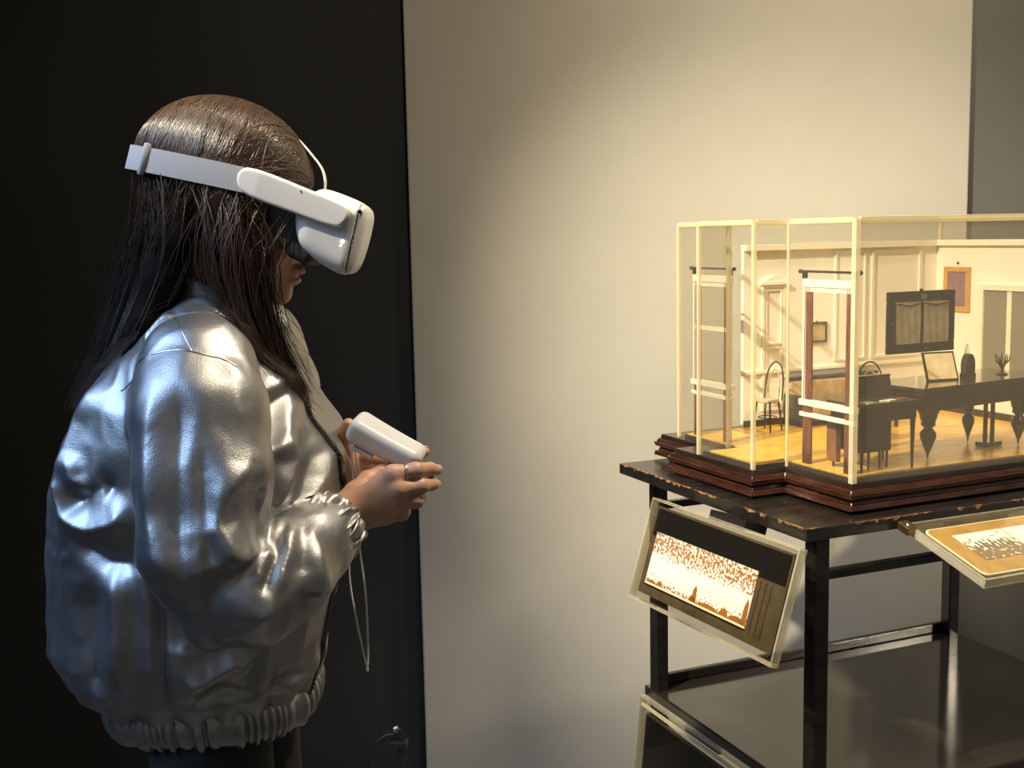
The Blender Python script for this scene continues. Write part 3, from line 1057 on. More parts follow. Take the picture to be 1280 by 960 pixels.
def np_mesh(name, V, F, mat, parent, world=True, smooth=True):
    me = bpy.data.meshes.new(name)
    V = np.asarray(V, np.float32)
    F = np.asarray(F, np.int32)
    me.vertices.add(len(V))
    me.vertices.foreach_set('co', V.ravel())
    k = F.shape[1]
    me.loops.add(F.size)
    me.loops.foreach_set('vertex_index', F.ravel())
    me.polygons.add(len(F))
    me.polygons.foreach_set('loop_start', np.arange(len(F), dtype=np.int32) * k)
    me.update(calc_edges=True)
    me.validate()
    if smooth:
        me.polygons.foreach_set('use_smooth', np.ones(len(me.polygons), bool))
    o = bpy.data.objects.new(name, me)
    COL.objects.link(o)
    me.materials.append(MT[mat] if isinstance(mat, str) else mat)
    if parent is not None:
        o.parent = parent
        if world:
            o.matrix_parent_inverse = pmat(parent).inverted()
    return o


def vert_normals(V, F):
    a = V[F[:, 2]] - V[F[:, 0]]
    b = V[F[:, 3]] - V[F[:, 1]]
    fn = np.cross(a, b)
    N = np.zeros_like(V)
    for k in range(4):
        np.add.at(N, F[:, k], fn)
    return N / (np.linalg.norm(N, axis=1, keepdims=True) + 1e-12)


def lap_smooth(V, F, it=1, lam=0.5):
    for _ in range(it):
        S = np.zeros_like(V)
        C = np.zeros(len(V))
        for k in range(4):
            a, b = F[:, k], F[:, (k + 1) % 4]
            np.add.at(S, a, V[b])
            np.add.at(S, b, V[a])
            np.add.at(C, a, 1)
            np.add.at(C, b, 1)
        V = V + lam * (S / np.maximum(C, 1)[:, None] - V)
    return V


def stroke_dist(xy, pts):
    d = np.full(len(xy), 1e9)
    tt = np.zeros(len(xy))
    n = len(pts) - 1
    for i in range(n):
        a, b = np.array(pts[i]), np.array(pts[i + 1])
        ab = b - a
        t = np.clip(((xy - a) @ ab) / (ab @ ab), 0, 1)
        q = np.linalg.norm(xy - a - t[:, None] * ab, axis=1)
        m = q < d
        d = np.where(m, q, d)
        tt = np.where(m, (i + t) / n, tt)
    return d, tt


def vnoise(P, seed):
    """smooth value noise"""
    r = np.random.default_rng(seed)
    T = r.random((32, 32, 32))
    i = np.floor(P).astype(int)
    f = P - i
    f = f * f * (3 - 2 * f)
    o = 0
    for a in (0, 1):
        for b in (0, 1):
            for c in (0, 1):
                wgt = (f[:, 0] if a else 1 - f[:, 0]) * (f[:, 1] if b else 1 - f[:, 1]) * (f[:, 2] if c else 1 - f[:, 2])
                o = o + wgt * T[(i[:, 0] + a) % 32, (i[:, 1] + b) % 32, (i[:, 2] + c) % 32]
    return o * 2 - 1


def resample(pts, n):
    P = np.array(pts, float)
    m = len(P)
    t = np.linspace(0, m - 1, n)
    out = []
    for s in t:
        i = min(int(s), m - 2)
        f = s - i
        p0, p1, p2, p3 = P[max(i - 1, 0)], P[i], P[i + 1], P[min(i + 2, m - 1)]
        out.append(0.5 * (2 * p1 + (p2 - p0) * f + (2 * p0 - 5 * p1 + 4 * p2 - p3) * f * f + (3 * p1 - p0 - 3 * p2 + p3) * f ** 3))
    return np.array(out)


# guide lines of folds, seams and locks, in metres
GUIDE = {'back_lock': [[(-0.378, 1.425, 1.457), (-0.395, 1.425, 1.402), (-0.415, 1.42, 1.355), (-0.437, 1.4, 1.304), (-0.462, 1.38, 1.256)],
               [(-0.384, 1.43, 1.461), (-0.406, 1.43, 1.403), (-0.427, 1.43, 1.345), (-0.459, 1.42, 1.284), (-0.498, 1.42, 1.223)],
               [(-0.414, 1.455, 1.473), (-0.44, 1.46, 1.403), (-0.464, 1.47, 1.344), (-0.498, 1.47, 1.275), (-0.541, 1.47, 1.205)],
               [(-0.446, 1.52, 1.489), (-0.47, 1.53, 1.414), (-0.499, 1.54, 1.342), (-0.538, 1.55, 1.268), (-0.58, 1.55, 1.195)],
               [(-0.445, 1.58, 1.477), (-0.463, 1.59, 1.403), (-0.486, 1.6, 1.328), (-0.517, 1.6, 1.263), (-0.565, 1.6, 1.198)]],
 'ear_lock': [[(-0.293, 1.43, 1.448), (-0.305, 1.43, 1.437), (-0.324, 1.43, 1.415), (-0.339, 1.43, 1.392), (-0.351, 1.43, 1.353)],
              [(-0.32, 1.42, 1.453), (-0.303, 1.42, 1.431), (-0.3, 1.42, 1.415), (-0.313, 1.42, 1.391), (-0.326, 1.42, 1.353)]],
 'front_lock': [[(-0.323, 1.435, 1.444), (-0.326, 1.435, 1.391), (-0.321, 1.435, 1.333), (-0.302, 1.435, 1.274), (-0.266, 1.435, 1.214)],
                [(-0.334, 1.42, 1.449), (-0.339, 1.42, 1.392), (-0.333, 1.42, 1.334), (-0.311, 1.42, 1.276), (-0.271, 1.42, 1.221)],
                [(-0.307, 1.44, 1.437), (-0.308, 1.44, 1.391), (-0.305, 1.44, 1.333), (-0.286, 1.44, 1.273), (-0.255, 1.44, 1.215)],
                [(-0.344, 1.41, 1.453), (-0.347, 1.41, 1.392), (-0.34, 1.41, 1.335), (-0.318, 1.41, 1.282), (-0.278, 1.41, 1.227)]],
 'shoulder_seam': [(-0.437, 1.36, 1.22), (-0.409, 1.33, 1.249), (-0.377, 1.3, 1.27), (-0.35, 1.285, 1.28), (-0.327, 1.28, 1.281),
                   (-0.306, 1.285, 1.277), (-0.298, 1.285, 1.268)],
 'sleeve_folds': [(0.007, 0.009, [(-0.294, 1.274), (-0.279, 1.228), (-0.273, 1.179), (-0.276, 1.13), (-0.28, 1.094)]),
                  (0.005, 0.014, [(-0.311, 1.277), (-0.3, 1.217), (-0.288, 1.166), (-0.295, 1.131)]),
                  (0.008, 0.012, [(-0.29, 1.161), (-0.31, 1.132), (-0.318, 1.101), (-0.301, 1.07), (-0.28, 1.051)]),
                  (-0.007, 0.01, [(-0.275, 1.148), (-0.282, 1.114), (-0.275, 1.079), (-0.262, 1.061)]),
                  (-0.006, 0.016, [(-0.357, 1.252), (-0.355, 1.184), (-0.353, 1.115), (-0.35, 1.045)]),
                  (0.006, 0.016, [(-0.386, 1.241), (-0.388, 1.18), (-0.385, 1.11), (-0.37, 1.029)]),
                  (-0.006, 0.012, [(-0.331, 1.184), (-0.324, 1.115), (-0.321, 1.044)]),
                  (0.006, 0.01, [(-0.262, 1.094), (-0.269, 1.061), (-0.277, 1.03)]),
                  (-0.006, 0.007, [(-0.256, 1.089), (-0.262, 1.056), (-0.273, 1.024)]),
                  (0.007, 0.009, [(-0.251, 1.089), (-0.25, 1.06), (-0.263, 1.017), (-0.279, 0.99)]),
                  (-0.005, 0.01, [(-0.241, 1.085), (-0.233, 1.06), (-0.234, 1.034)]),
                  (0.007, 0.01, [(-0.24, 1.088), (-0.221, 1.056), (-0.218, 1.024), (-0.226, 1.001)]),
                  (0.004, 0.01, [(-0.328, 0.972), (-0.3, 0.985), (-0.255, 1.019)]),
                  (-0.004, 0.008, [(-0.313, 0.98), (-0.282, 0.998), (-0.25, 1.028)])],
 'torso_folds': [(0.01, 0.012, [(-0.469, 1.242), (-0.501, 1.195), (-0.52, 1.136), (-0.527, 1.097)]),
                 (-0.012, 0.012, [(-0.52, 1.096), (-0.495, 1.11), (-0.47, 1.127), (-0.451, 1.119)]),
                 (0.012, 0.016, [(-0.525, 1.125), (-0.518, 1.086), (-0.486, 1.074), (-0.452, 1.085), (-0.432, 1.104)]),
                 (-0.01, 0.014, [(-0.506, 1.057), (-0.469, 1.037), (-0.431, 1.036)]),
                 (0.009, 0.013, [(-0.506, 1.159), (-0.503, 1.13), (-0.485, 1.12), (-0.46, 1.134)]),
                 (0.01, 0.022, [(-0.458, 1.033), (-0.458, 0.955), (-0.472, 0.887)]),
                 (-0.01, 0.02, [(-0.499, 1.008), (-0.506, 0.929), (-0.501, 0.869)]),
                 (0.009, 0.016, [(-0.426, 1.047), (-0.422, 0.98), (-0.424, 0.874)]),
                 (-0.007, 0.005, [(-0.404, 1.037), (-0.409, 0.961), (-0.413, 0.859)]),
                 (0.009, 0.015, [(-0.386, 0.945), (-0.385, 0.906), (-0.375, 0.867)]),
                 (0.01, 0.013, [(-0.383, 0.885), (-0.358, 0.896), (-0.333, 0.907), (-0.322, 0.895)]),
                 (-0.009, 0.012, [(-0.38, 0.862), (-0.351, 0.876), (-0.333, 0.874)]),
                 (-0.008, 0.01, [(-0.277, 0.875), (-0.291, 0.861), (-0.297, 0.851)]),
                 (0.008, 0.01, [(-0.233, 0.921), (-0.254, 0.882), (-0.282, 0.843)]),
                 (-0.007, 0.01, [(-0.232, 0.896), (-0.249, 0.862), (-0.263, 0.838)]),
                 (0.008, 0.016, [(-0.291, 0.971), (-0.305, 0.914), (-0.313, 0.856)]),
                 (-0.006, 0.014, [(-0.32, 0.943), (-0.324, 0.895), (-0.324, 0.856)]),
                 (0.006, 0.016, [(-0.255, 0.996), (-0.265, 0.938), (-0.278, 0.89)]),
                 (0.008, 0.01, [(-0.293, 1.24), (-0.276, 1.215), (-0.272, 1.177), (-0.282, 1.145)]),
                 (-0.01, 0.014, [(-0.284, 1.222), (-0.283, 1.186), (-0.287, 1.158)]),
                 (0.009, 0.012, [(-0.274, 1.176), (-0.259, 1.143), (-0.27, 1.105), (-0.288, 1.072)]),
                 (-0.007, 0.012, [(-0.26, 1.178), (-0.246, 1.14), (-0.254, 1.102), (-0.274, 1.069)]),
                 (0.008, 0.014, [(-0.225, 1.153), (-0.232, 1.115), (-0.254, 1.076), (-0.282, 1.052)]),
                 (-0.006, 0.01, [(-0.286, 1.101), (-0.271, 1.086), (-0.263, 1.067)]),
                 (0.006, 0.012, [(-0.297, 1.258), (-0.275, 1.224), (-0.254, 1.186)]),
                 (0.007, 0.01, [(-0.397, 1.314), (-0.412, 1.296), (-0.424, 1.282)]),
                 (0.007, 0.01, [(-0.388, 1.309), (-0.361, 1.295), (-0.343, 1.28)]),
                 (-0.006, 0.008, [(-0.383, 1.299), (-0.387, 1.283), (-0.385, 1.269)])],
 'yoke_seam': [(-0.35, 1.285, 1.28), (-0.369, 1.32, 1.297), (-0.397, 1.38, 1.311)],
 'zip_lower': [(-0.231, 1.47, 0.975), (-0.239, 1.465, 0.929), (-0.247, 1.46, 0.867), (-0.254, 1.46, 0.813), (-0.258, 1.46, 0.754)],
 'zip_upper': [(-0.308, 1.47, 1.313), (-0.286, 1.455, 1.282), (-0.265, 1.445, 1.241), (-0.245, 1.435, 1.204), (-0.23, 1.43, 1.159),
               (-0.225, 1.43, 1.114), (-0.229, 1.44, 1.071)]}

# ------------------------------------------------------------------ the visitor
def M_skin():
    m = M('skin', (0.62, 0.35, 0.23), 0.48, var=0.12, vscale=60, bump=0.06, bscale=420)
    b = m.node_tree.nodes['Principled BSDF']
    b.inputs['Subsurface Weight'].default_value = 0.12
    b.inputs['Subsurface Radius'].default_value = (0.01, 0.004, 0.002)
    b.inputs['Subsurface Scale'].default_value = 0.3
    return m


def M_jacket():
    m = M('silver_lame_fabric', (0.40, 0.40, 0.405), 0.45, metal=1.0)
    nt = m.node_tree
    b = nt.nodes['Principled BSDF']
    tc = nt.nodes.new('ShaderNodeTexCoord')
    big = nt.nodes.new('ShaderNodeTexNoise')
    big.inputs['Scale'].default_value = 30
    big.inputs['Detail'].default_value = 4
    big.inputs['Distortion'].default_value = 0.6
    fine = nt.nodes.new('ShaderNodeTexNoise')
    fine.inputs['Scale'].default_value = 700
    fine.inputs['Detail'].default_value = 2
    for n in (big, fine):
        nt.links.new(tc.outputs['Object'], n.inputs['Vector'])
    b1 = nt.nodes.new('ShaderNodeBump')
    b1.inputs['Strength'].default_value = 0.07
    b1.inputs['Distance'].default_value = 0.01
    nt.links.new(big.outputs['Fac'], b1.inputs['Height'])
    b2 = nt.nodes.new('ShaderNodeBump')
    b2.inputs['Strength'].default_value = 0.35
    b2.inputs['Distance'].default_value = 0.001
    nt.links.new(fine.outputs['Fac'], b2.inputs['Height'])
    nt.links.new(b1.outputs['Normal'], b2.inputs['Normal'])
    nt.links.new(b2.outputs['Normal'], b.inputs['Normal'])
    return m


MT['skin'] = M_skin()
MT['lips'] = M('lips', (0.50, 0.16, 0.13), 0.35)
MT['nail'] = M('fingernail', (0.66, 0.38, 0.30), 0.2)
MT['jacket'] = M_jacket()
MT['jacket_seam'] = M('silver_seam', (0.70, 0.69, 0.66), 0.3, metal=1.0)
MT['zip'] = M('zip_tape', (0.03, 0.03, 0.035), 0.5)
MT['zip_teeth'] = M('zip_teeth', (0.35, 0.33, 0.30), 0.3, metal=1)
MT['hair'] = M('dark_brown_hair', (0.058, 0.034, 0.021), 0.34, spec=0.6)
MT['hair_base'] = M('hair_mass', (0.012, 0.008, 0.006), 0.9, var=0.3, vscale=80, stretch=(6, 6, 1), spec=0.1)
MT['trousers'] = M('black_trousers', (0.012, 0.012, 0.014), 0.8, var=0.2, vscale=30)
MT['shoe'] = M('black_shoe', (0.015, 0.015, 0.015), 0.4)
MT['white_plastic'] = M('matte_white_plastic', (0.66, 0.66, 0.645), 0.42)
MT['grey_strap'] = M('grey_elastic_strap', (0.40, 0.42, 0.46), 0.75, bump=0.1, bscale=600)
MT['gasket'] = M('dark_facial_gasket', (0.022, 0.023, 0.025), 0.7)
MT['black_hole'] = M('black_lens', (0.004, 0.004, 0.004), 0.15)
MT['led'] = M('led', (0.55, 0.65, 1.0), 0.3, emit=14)
MT['cord'] = M('white_cord', (0.85, 0.84, 0.80), 0.6)
MT['silver'] = M('silver', (0.8, 0.79, 0.76), 0.2, metal=1)

PSI, PHI = math.radians(-4), math.radians(17)
HC = np.array([-0.340, 1.5, 1.448])
FWD = np.array([math.cos(PSI) * math.cos(PHI), -math.sin(PSI) * math.cos(PHI), -math.sin(PHI)])
LFT = np.array([math.sin(PSI), math.cos(PSI), 0.0])
UPV = np.cross(FWD, LFT)
HB = np.stack([FWD, LFT, UPV])


def HW(f, l, u):
    return tuple(HC + f * FWD + l * LFT + u * UPV)


def hl(P):
    return (P - HC.astype(np.float32)) @ HB.T.astype(np.float32)


person = thing('person', (-0.39, 1.5, 0), 0, 'visitor in silver metallic bomber jacket wearing a headset, hands holding a white controller', 'person')

# ---- body
R_SH, R_EL, R_WR = (-.372, 1.345, 1.245), (-.330, 1.288, 1.000), (-.207, 1.385, 1.067)
L_SH, L_EL, L_WR = (-.372, 1.655, 1.245), (-.365, 1.690, .990), (-.236, 1.522, 1.084)
RH = dict(index=[(-.144, 1.376, 1.121), (-.117, 1.384, 1.1235), (-.102, 1.404, 1.1205), (-.0945, 1.418, 1.1165)],
          middle=[(-.138, 1.372, 1.103), (-.112, 1.384, 1.104), (-.101, 1.406, 1.1015), (-.0975, 1.422, 1.098)],
          ring=[(-.143, 1.376, 1.085), (-.118, 1.382, 1.0865), (-.116, 1.407, 1.0845), (-.128, 1.424, 1.084)],
          pinky=[(-.157, 1.385, 1.068), (-.136, 1.389, 1.069), (-.134, 1.408, 1.068), (-.144, 1.424, 1.069)],
          thumb=[(-0.192, 1.398, 1.093), (-0.1795, 1.4156, 1.1053), (-0.1626, 1.4261, 1.113), (-0.1444, 1.439, 1.1121)])
LH = dict(thumb=[(-0.22, 1.497, 1.108), (-0.2175, 1.486, 1.135), (-0.2151, 1.4767, 1.154), (-0.2079, 1.4707, 1.1671)],
          index=[(-.188, 1.500, 1.120), (-.158, 1.492, 1.112), (-.130, 1.479, 1.119), (-0.1127, 1.4664, 1.1305)],
          middle=[(-.186, 1.500, 1.106), (-.160, 1.489, 1.101), (-0.142, 1.4698, 1.1059), (-0.1364, 1.4577, 1.1144)],
          ring=[(-.194, 1.500, 1.095), (-.172, 1.486, 1.090), (-0.1555, 1.4666, 1.105), (-0.1503, 1.4544, 1.1199)],
          pinky=[(-.205, 1.500, 1.086), (-.186, 1.484, 1.081), (-.174, 1.466, 1.088), (-.173, 1.457, 1.095)])
FR = dict(index=(.0098, .0090, .0080, .0068), middle=(.0100, .0092, .0082, .0070), ring=(.0096, .0088, .0078, .0066), pinky=(.0088, .0078, .0068, .0058),
          thumb=(.0145, .0115, .0100, .0078))


def hand(P, wr, H):
    wr = np.array(wr)
    palm = None
    for nm in ('index', 'middle', 'ring', 'pinky'):
        m = np.array(H[nm][0])
        c = cone(P, wr + (m - wr) * .12, m, .0165, .0112)
        palm = c if palm is None else smin(palm, c, .012)
    t0 = np.array(H['thumb'][0])
    palm = smin(palm, cone(P, wr + (t0 - wr) * .3, t0, .017, .0145), .014)
    d = palm
    fs = []
    for nm in ('index', 'middle', 'ring', 'pinky', 'thumb'):
        c = chain(P, H[nm], FR[nm], .0035)
        kb = np.array(H[nm][1])
        c = smin(c, np.sqrt(((P - kb.astype(np.float32)) ** 2).sum(1)) - FR[nm][1] * 1.04, .003)
        fs.append(c)
    fing = fs[0]
    for c in fs[1:]:
        fing = smin(fing, c, .0012)
    return smin(palm, fing, .006)


def body_hands(P):
    r = smin(hand(P, R_WR, RH), chain(P, [R_EL, R_WR], [.040, .0235]), .016)
    l_ = smin(hand(P, L_WR, LH), chain(P, [L_EL, L_WR], [.040, .0235]), .016)
    return np.minimum(r, l_)


def head(P):
    q = hl(P)
    d = ell(q, (-.022, 0, .030), (.094, .072, .083))
    d = smin(d, ell(q, (.030, 0, -.030), (.064, .060, .085)), .03)
    d = smin(d, chain(q, [(.000, 0, -.070), (.070, 0, -.092)], [.044, .017]), .03)
    d = smin(d, ell(q, (.078, 0, -.098), (.014, .016, .012)), .012)
    d = smin(d, cone(q, (.090, 0, .008), (.108, 0, -.034), .007, .0105), .012)
    for s in (-1, 1):
        d = smin(d, ell(q, (.098, s * .010, -.037), (.010, .008, .008)), .006)
        d = smin(d, ell(q, (.074, s * .033, .010), (.014, .016, .012)), .008)
        d = smin(d, ell(q, (-.012, s * .076, -.008), (.018, .007, .030)), .008)
        d = smin(d, ell(q, (.050, s * .040, -.045), (.026, .020, .024)), .02)
    d = smin(d, ell(q, (.091, 0, -.0615), (.0105, .022, .0065)), .004)
    d = smin(d, ell(q, (.089, 0, -.0755), (.0105, .019, .0068)), .004)
    nk = np.array(HW(-.035, 0, -.05))
    d = smin(d, cone(P, nk, (-.388, 1.5, 1.27), .052, .060), .03)
    return d


def trunk(P):
    d = ell(P, (-.392, 1.5, 1.14), (.105, .150, .175))
    d = smin(d, ell(P, (-.400, 1.5, .88), (.092, .122, .110)), .06)
    d = smin(d, cone(P, (-.388, 1.5, 1.20), (-.385, 1.5, 1.30), .07, .056), .03)
    for sh, el in ((R_SH, R_EL), (L_SH, L_EL)):
        d = smin(d, cone(P, (-.388, 1.5, 1.22), sh, .07, .046), .03)
        d = smin(d, chain(P, [sh, el], [.046, .038]), .02)
    for el, wr in ((R_EL, R_WR), (L_EL, L_WR)):
        e, w_ = np.array(el), np.array(wr)
        d = smin(d, cone(P, e, e + (w_ - e) * .55, .040, .031), .01)
    for s in (-1, 1):
        d = smin(d, chain(P, [(-.392, 1.5 + s * .082, .84), (-.370, 1.5 + s * .090, .47), (-.400, 1.5 + s * .095, .09)], [.062, .050, .034]), .03)
        d = smin(d, cone(P, (-.405, 1.5 + s * .095, .05), (-.290, 1.5 + s * .110, .035), .035, .025), .02)
    return d


Va, Fa = sdf_mesh(trunk, (-.56, 1.20, 0.0), (-.20, 1.80, 1.33), .010)
Vb, Fb = sdf_mesh(head, (-.49, 1.38, 1.27), (-.19, 1.62, 1.60), .0035)
Vc, Fc = sdf_mesh(body_hands, (-.262, 1.335, 1.02), (-.070, 1.56, 1.195), .0016)
Vc = lap_smooth(Vc, Fc, 1, .3)
body = np_mesh('body', np.concatenate([Va, Vb, Vc]), np.concatenate([Fa, Fb + len(Va), Fc + len(Va) + len(Vb)]), 'skin', person)
# lips and nails
lv, lf_ = sdf_mesh(lambda P: smin(ell(hl(P), (.0915, 0, -.0625), (.0108, .019, .0052)), ell(hl(P), (.0895, 0, -.0745), (.0108, .0165, .0056)), .002),
                   np.array(HW(.09, 0, -.068)) - .035, np.array(HW(.09, 0, -.068)) + .035, .0015)
np_mesh('lips', lv, lf_, 'lips', body)


def nail(H, nm, out):
    a, b = np.array(H[nm][2]), np.array(H[nm][3])
    d = (b - a) / np.linalg.norm(b - a)
    o = np.array(out, float)
    o = o - d * (o @ d)
    o /= np.linalg.norm(o)
    s = np.cross(d, o)
    c = b + d * FR[nm][3] * .25 + o * FR[nm][3] * .62
    B = np.stack([d, s, o])
    v, f = sdf_mesh(lambda P: ell(P, c, (.0052, .0042, .0026), B), c - .009, c + .009, .0009)
    np_mesh('fingernail', v, f, 'nail', body)


nail(RH, 'index', (0, -.6, .6))
nail(RH, 'middle', (.3, -.8, .3))
nail(LH, 'thumb', (.2, -1, 0))
nail(LH, 'index', (.3, .0, 1))
# ring on the index finger
a_, b_ = np.array(RH['index'][0]), np.array(RH['index'][1])
ax_ = (b_ - a_) / np.linalg.norm(b_ - a_)
c_ = a_ + (b_ - a_) * .55
n1 = np.cross(ax_, [0, 0, 1.0])
n1 /= np.linalg.norm(n1)
n2 = np.cross(ax_, n1)
rg = MB().tube([tuple(c_ + .0102 * (n1 * math.cos(t) + n2 * math.sin(t))) for t in np.linspace(0, 2 * math.pi, 28, endpoint=False)], .0011, 8, True)
rg = rg.build('finger_ring', 'silver', person, smooth=True, world=True)
st = c_ + .0112 * (n1 * math.cos(-.9) + n2 * math.sin(-.9))

# ---- trousers and shoes


def trousers(P):
    d = ell(P, (-.405, 1.5, .86), (.112, .140, .110))
    for s in (-1, 1):
        d = smin(d, chain(P, [(-.392, 1.5 + s * .084, .82), (-.372, 1.5 + s * .092, .47), (-.400, 1.5 + s * .097, .055)], [.078, .066, .056]), .03)
    return np.maximum(d, .045 - P[:, 2])


tv, tf = sdf_mesh(trousers, (-.56, 1.30, .03), (-.24, 1.70, 1.0), .008)
np_mesh('trousers', tv, tf, 'trousers', person)
for s in (-1, 1):
    def shoe(P, s=s):
        d = chain(P, [(-.425, 1.5 + s * .098, .036), (-.35, 1.5 + s * .103, .034), (-.245, 1.5 + s * .115, .028)], [.040, .038, .032], .02)
        d = smin(d, cone(P, (-.41, 1.5 + s * .098, .04), (-.402, 1.5 + s * .097, .09), .040, .040), .02)
        return np.maximum(d, -P[:, 2])
    v, f = sdf_mesh(shoe, (-.48, 1.5 + s * .105 - .06, -.006), (-.20, 1.5 + s * .105 + .06, .14), .004)
    v[:, 2] = np.maximum(v[:, 2], 0)
    np_mesh('shoe', v, f, 'shoe', person)

# ---- jacket
TZ = np.array([1.350, 1.336, 1.321, 1.290, 1.260, 1.208, 1.156, 1.093, 1.029, .965, .892, .852, .826, .775][::-1])
TBK = np.array([-.405, -.410, -.431, -.463, -.491, -.533, -.562, -.588, -.594, -.597, -.600, -.578, -.540, -.526][::-1]) + .004
TFR = np.array([-.330, -.322, -.314, -.300, -.288, -.258, -.222, -.200, -.212, -.232, -.252, -.258, -.262, -.268][::-1]) - .004
TRY = np.array([.050, .078, .105, .142, .168, .186, .192, .192, .190, .188, .187, .180, .163, .157][::-1])
SLR = [(-.362, 1.350, 1.252), (-.356, 1.318, 1.205), (-.349, 1.292, 1.137), (-.346, 1.270, 1.062), (-.336, 1.266, .990)]
SRR = [.066, .072, .072, .066, .037]
FLR = [(-.336, 1.266, .990), (-.300, 1.270, 1.010), (-.264, 1.302, 1.026), (-.236, 1.345, 1.046), (-.224, 1.362, 1.054)]
FRR = [.037, .057, .055, .045, .037]
SLL = [(-.362, 1.650, 1.252), (-.358, 1.682, 1.190), (-.360, 1.700, 1.100), (-.362, 1.702, .990)]
SRL = [.066, .072, .068, .054]
FLL = [(-.362, 1.702, .990), (-.315, 1.640, 1.030), (-.270, 1.565, 1.066), (-.252, 1.540, 1.075)]
FRL = [.054, .056, .046, .038]


def j_torso(P):
    z = P[:, 2]
    bk = np.interp(z, TZ, TBK)
    fr = np.interp(z, TZ, TFR)
    ry = np.interp(z, TZ, TRY)
    cx = (bk + fr) / 2
    rx = (fr - bk) / 2
    px = np.abs((P[:, 0] - cx) / rx)
    # the back sits a little flatter and the far panel of the front reaches out past the zip
    py = np.abs((P[:, 1] - 1.5) / ry)
    k = (px ** 2.25 + py ** 2.25) ** (1 / 2.25)
    d = (k - 1) * np.minimum(rx, ry) * .9
    d = np.maximum(d, (z - 1.343))
    return np.maximum(d, (.824 - z))


def j_sleeve_r(P):
    return smin(chain(P, SLR, SRR, .02), chain(P, FLR, FRR, .014), .010)


def j_sleeve_l(P):
    return smin(chain(P, SLL, SRL, .02), chain(P, FLL, FRL, .014), .010)


def jacket_sdf(P):
    t = j_torso(P).astype(np.float32)
    return smin(smin(t, j_sleeve_r(P), .006), j_sleeve_l(P), .010)


V, F = sdf_mesh(jacket_sdf, (-.66, 1.18, .785), (-.165, 1.80, 1.365), .0046)
V = lap_smooth(V, F, 2, .5)
Vf = V.astype(np.float32)
ds, dl, dt = j_sleeve_r(Vf), j_sleeve_l(Vf), j_torso(Vf)
N = vert_normals(V, F)
near = np.clip(-N[:, 1] * 1.6 + .35, 0, 1) * np.clip((1.52 - V[:, 1]) / .06, 0, 1)
w_sl = np.clip((dt - ds) / .012 + .5, 0, 1)
w_to = 1 - w_sl
disp = np.zeros(len(V))
for key, wt in (('sleeve_folds', w_sl), ('torso_folds', w_to)):
    for amp, wid, pts in GUIDE[key]:
        d, t = stroke_dist(V[:, [0, 2]], pts)
        end = np.clip(np.minimum(t, 1 - t) * 5 + .15, 0, 1)
        # a fold has one steep and one slow flank
        disp += 1.25 * amp * (.5 * np.exp(-(d / wid) ** 2) + .5 * np.exp(-d / (.75 * wid))) * end * near * wt
# broad soft billows and finer crumples, drawn out along the hang of the cloth
q1 = V * np.array([17, 17, 5.0])
r1 = 1 - np.abs(vnoise(q1 + 7.3, 3)) * 2
q2 = V * np.array([34, 34, 17]) + vnoise(V * 12, 9)[:, None] * .9
r2 = 1 - np.abs(vnoise(q2 + 3.1, 4)) * 2
q3 = (V + .02 * vnoise(V * 20, 5)[:, None]) * np.array([70, 70, 60])
r3 = vnoise(q3, 6)
edge = np.clip((V[:, 2] - .826) / .03, 0, 1)
far = 1 - near
disp += (.0045 * r1 * w_to + .0024 * r1 * w_sl) * edge
disp += (.0013 * w_sl + .0015 * w_to) * r2 * edge + .0004 * r3
# crumples crowd the elbow and the sleeve end
el = np.exp(-(np.linalg.norm(V - np.array([-.295, 1.25, 1.04]), axis=1) / .07) ** 2)
disp += .0040 * el * (1 - 2 * np.abs(vnoise(V * np.array([55, 40, 30]) + 1.7, 12)))
# gathers rising from the elasticated hem
ang = np.arctan2(V[:, 1] - 1.5, (V[:, 0] + .42) * .9)
g = np.clip((.905 - V[:, 2]) / .09, 0, 1) * np.clip(1 - w_sl, 0, 1)
disp += .0045 * g * np.sin(ang * 26 + 2.5 * vnoise(V * 9, 8) + 1.3 * np.sin(ang * 5))
V2 = V + N * disp[:, None]
V2 = lap_smooth(V2, F, 1, .25)
jacket = np_mesh('jacket', V2, F, 'jacket', person)
tag(jacket, 'silver metallic bomber jacket with gathered cuffs and hem')
md = jacket.modifiers.new('subsurf', 'SUBSURF')
md.levels = 1
md.render_levels = 1
BVH = BVHTree.FromPolygons([Vector(v) for v in V2], [tuple(int(i) for i in f) for f in F])


def snap(p, off=0.0015):
    co, no, i, d = BVH.find_nearest(Vector(p))
    return tuple(co + no * off)


def ring_loft(name, rings, mat, parent, closed=True, caps=False):
    m = len(rings[0])
    vs = [tuple(p) for r in rings for p in r]
    fs = []
    for i in range(len(rings) - 1):
        for k in range(m if closed else m - 1):
            a, b = i * m + k, i * m + (k + 1) % m
            fs.append((a, b, b + m, a + m))
    return MB().add(vs, fs).build(name, mat, parent, smooth=True, world=True)


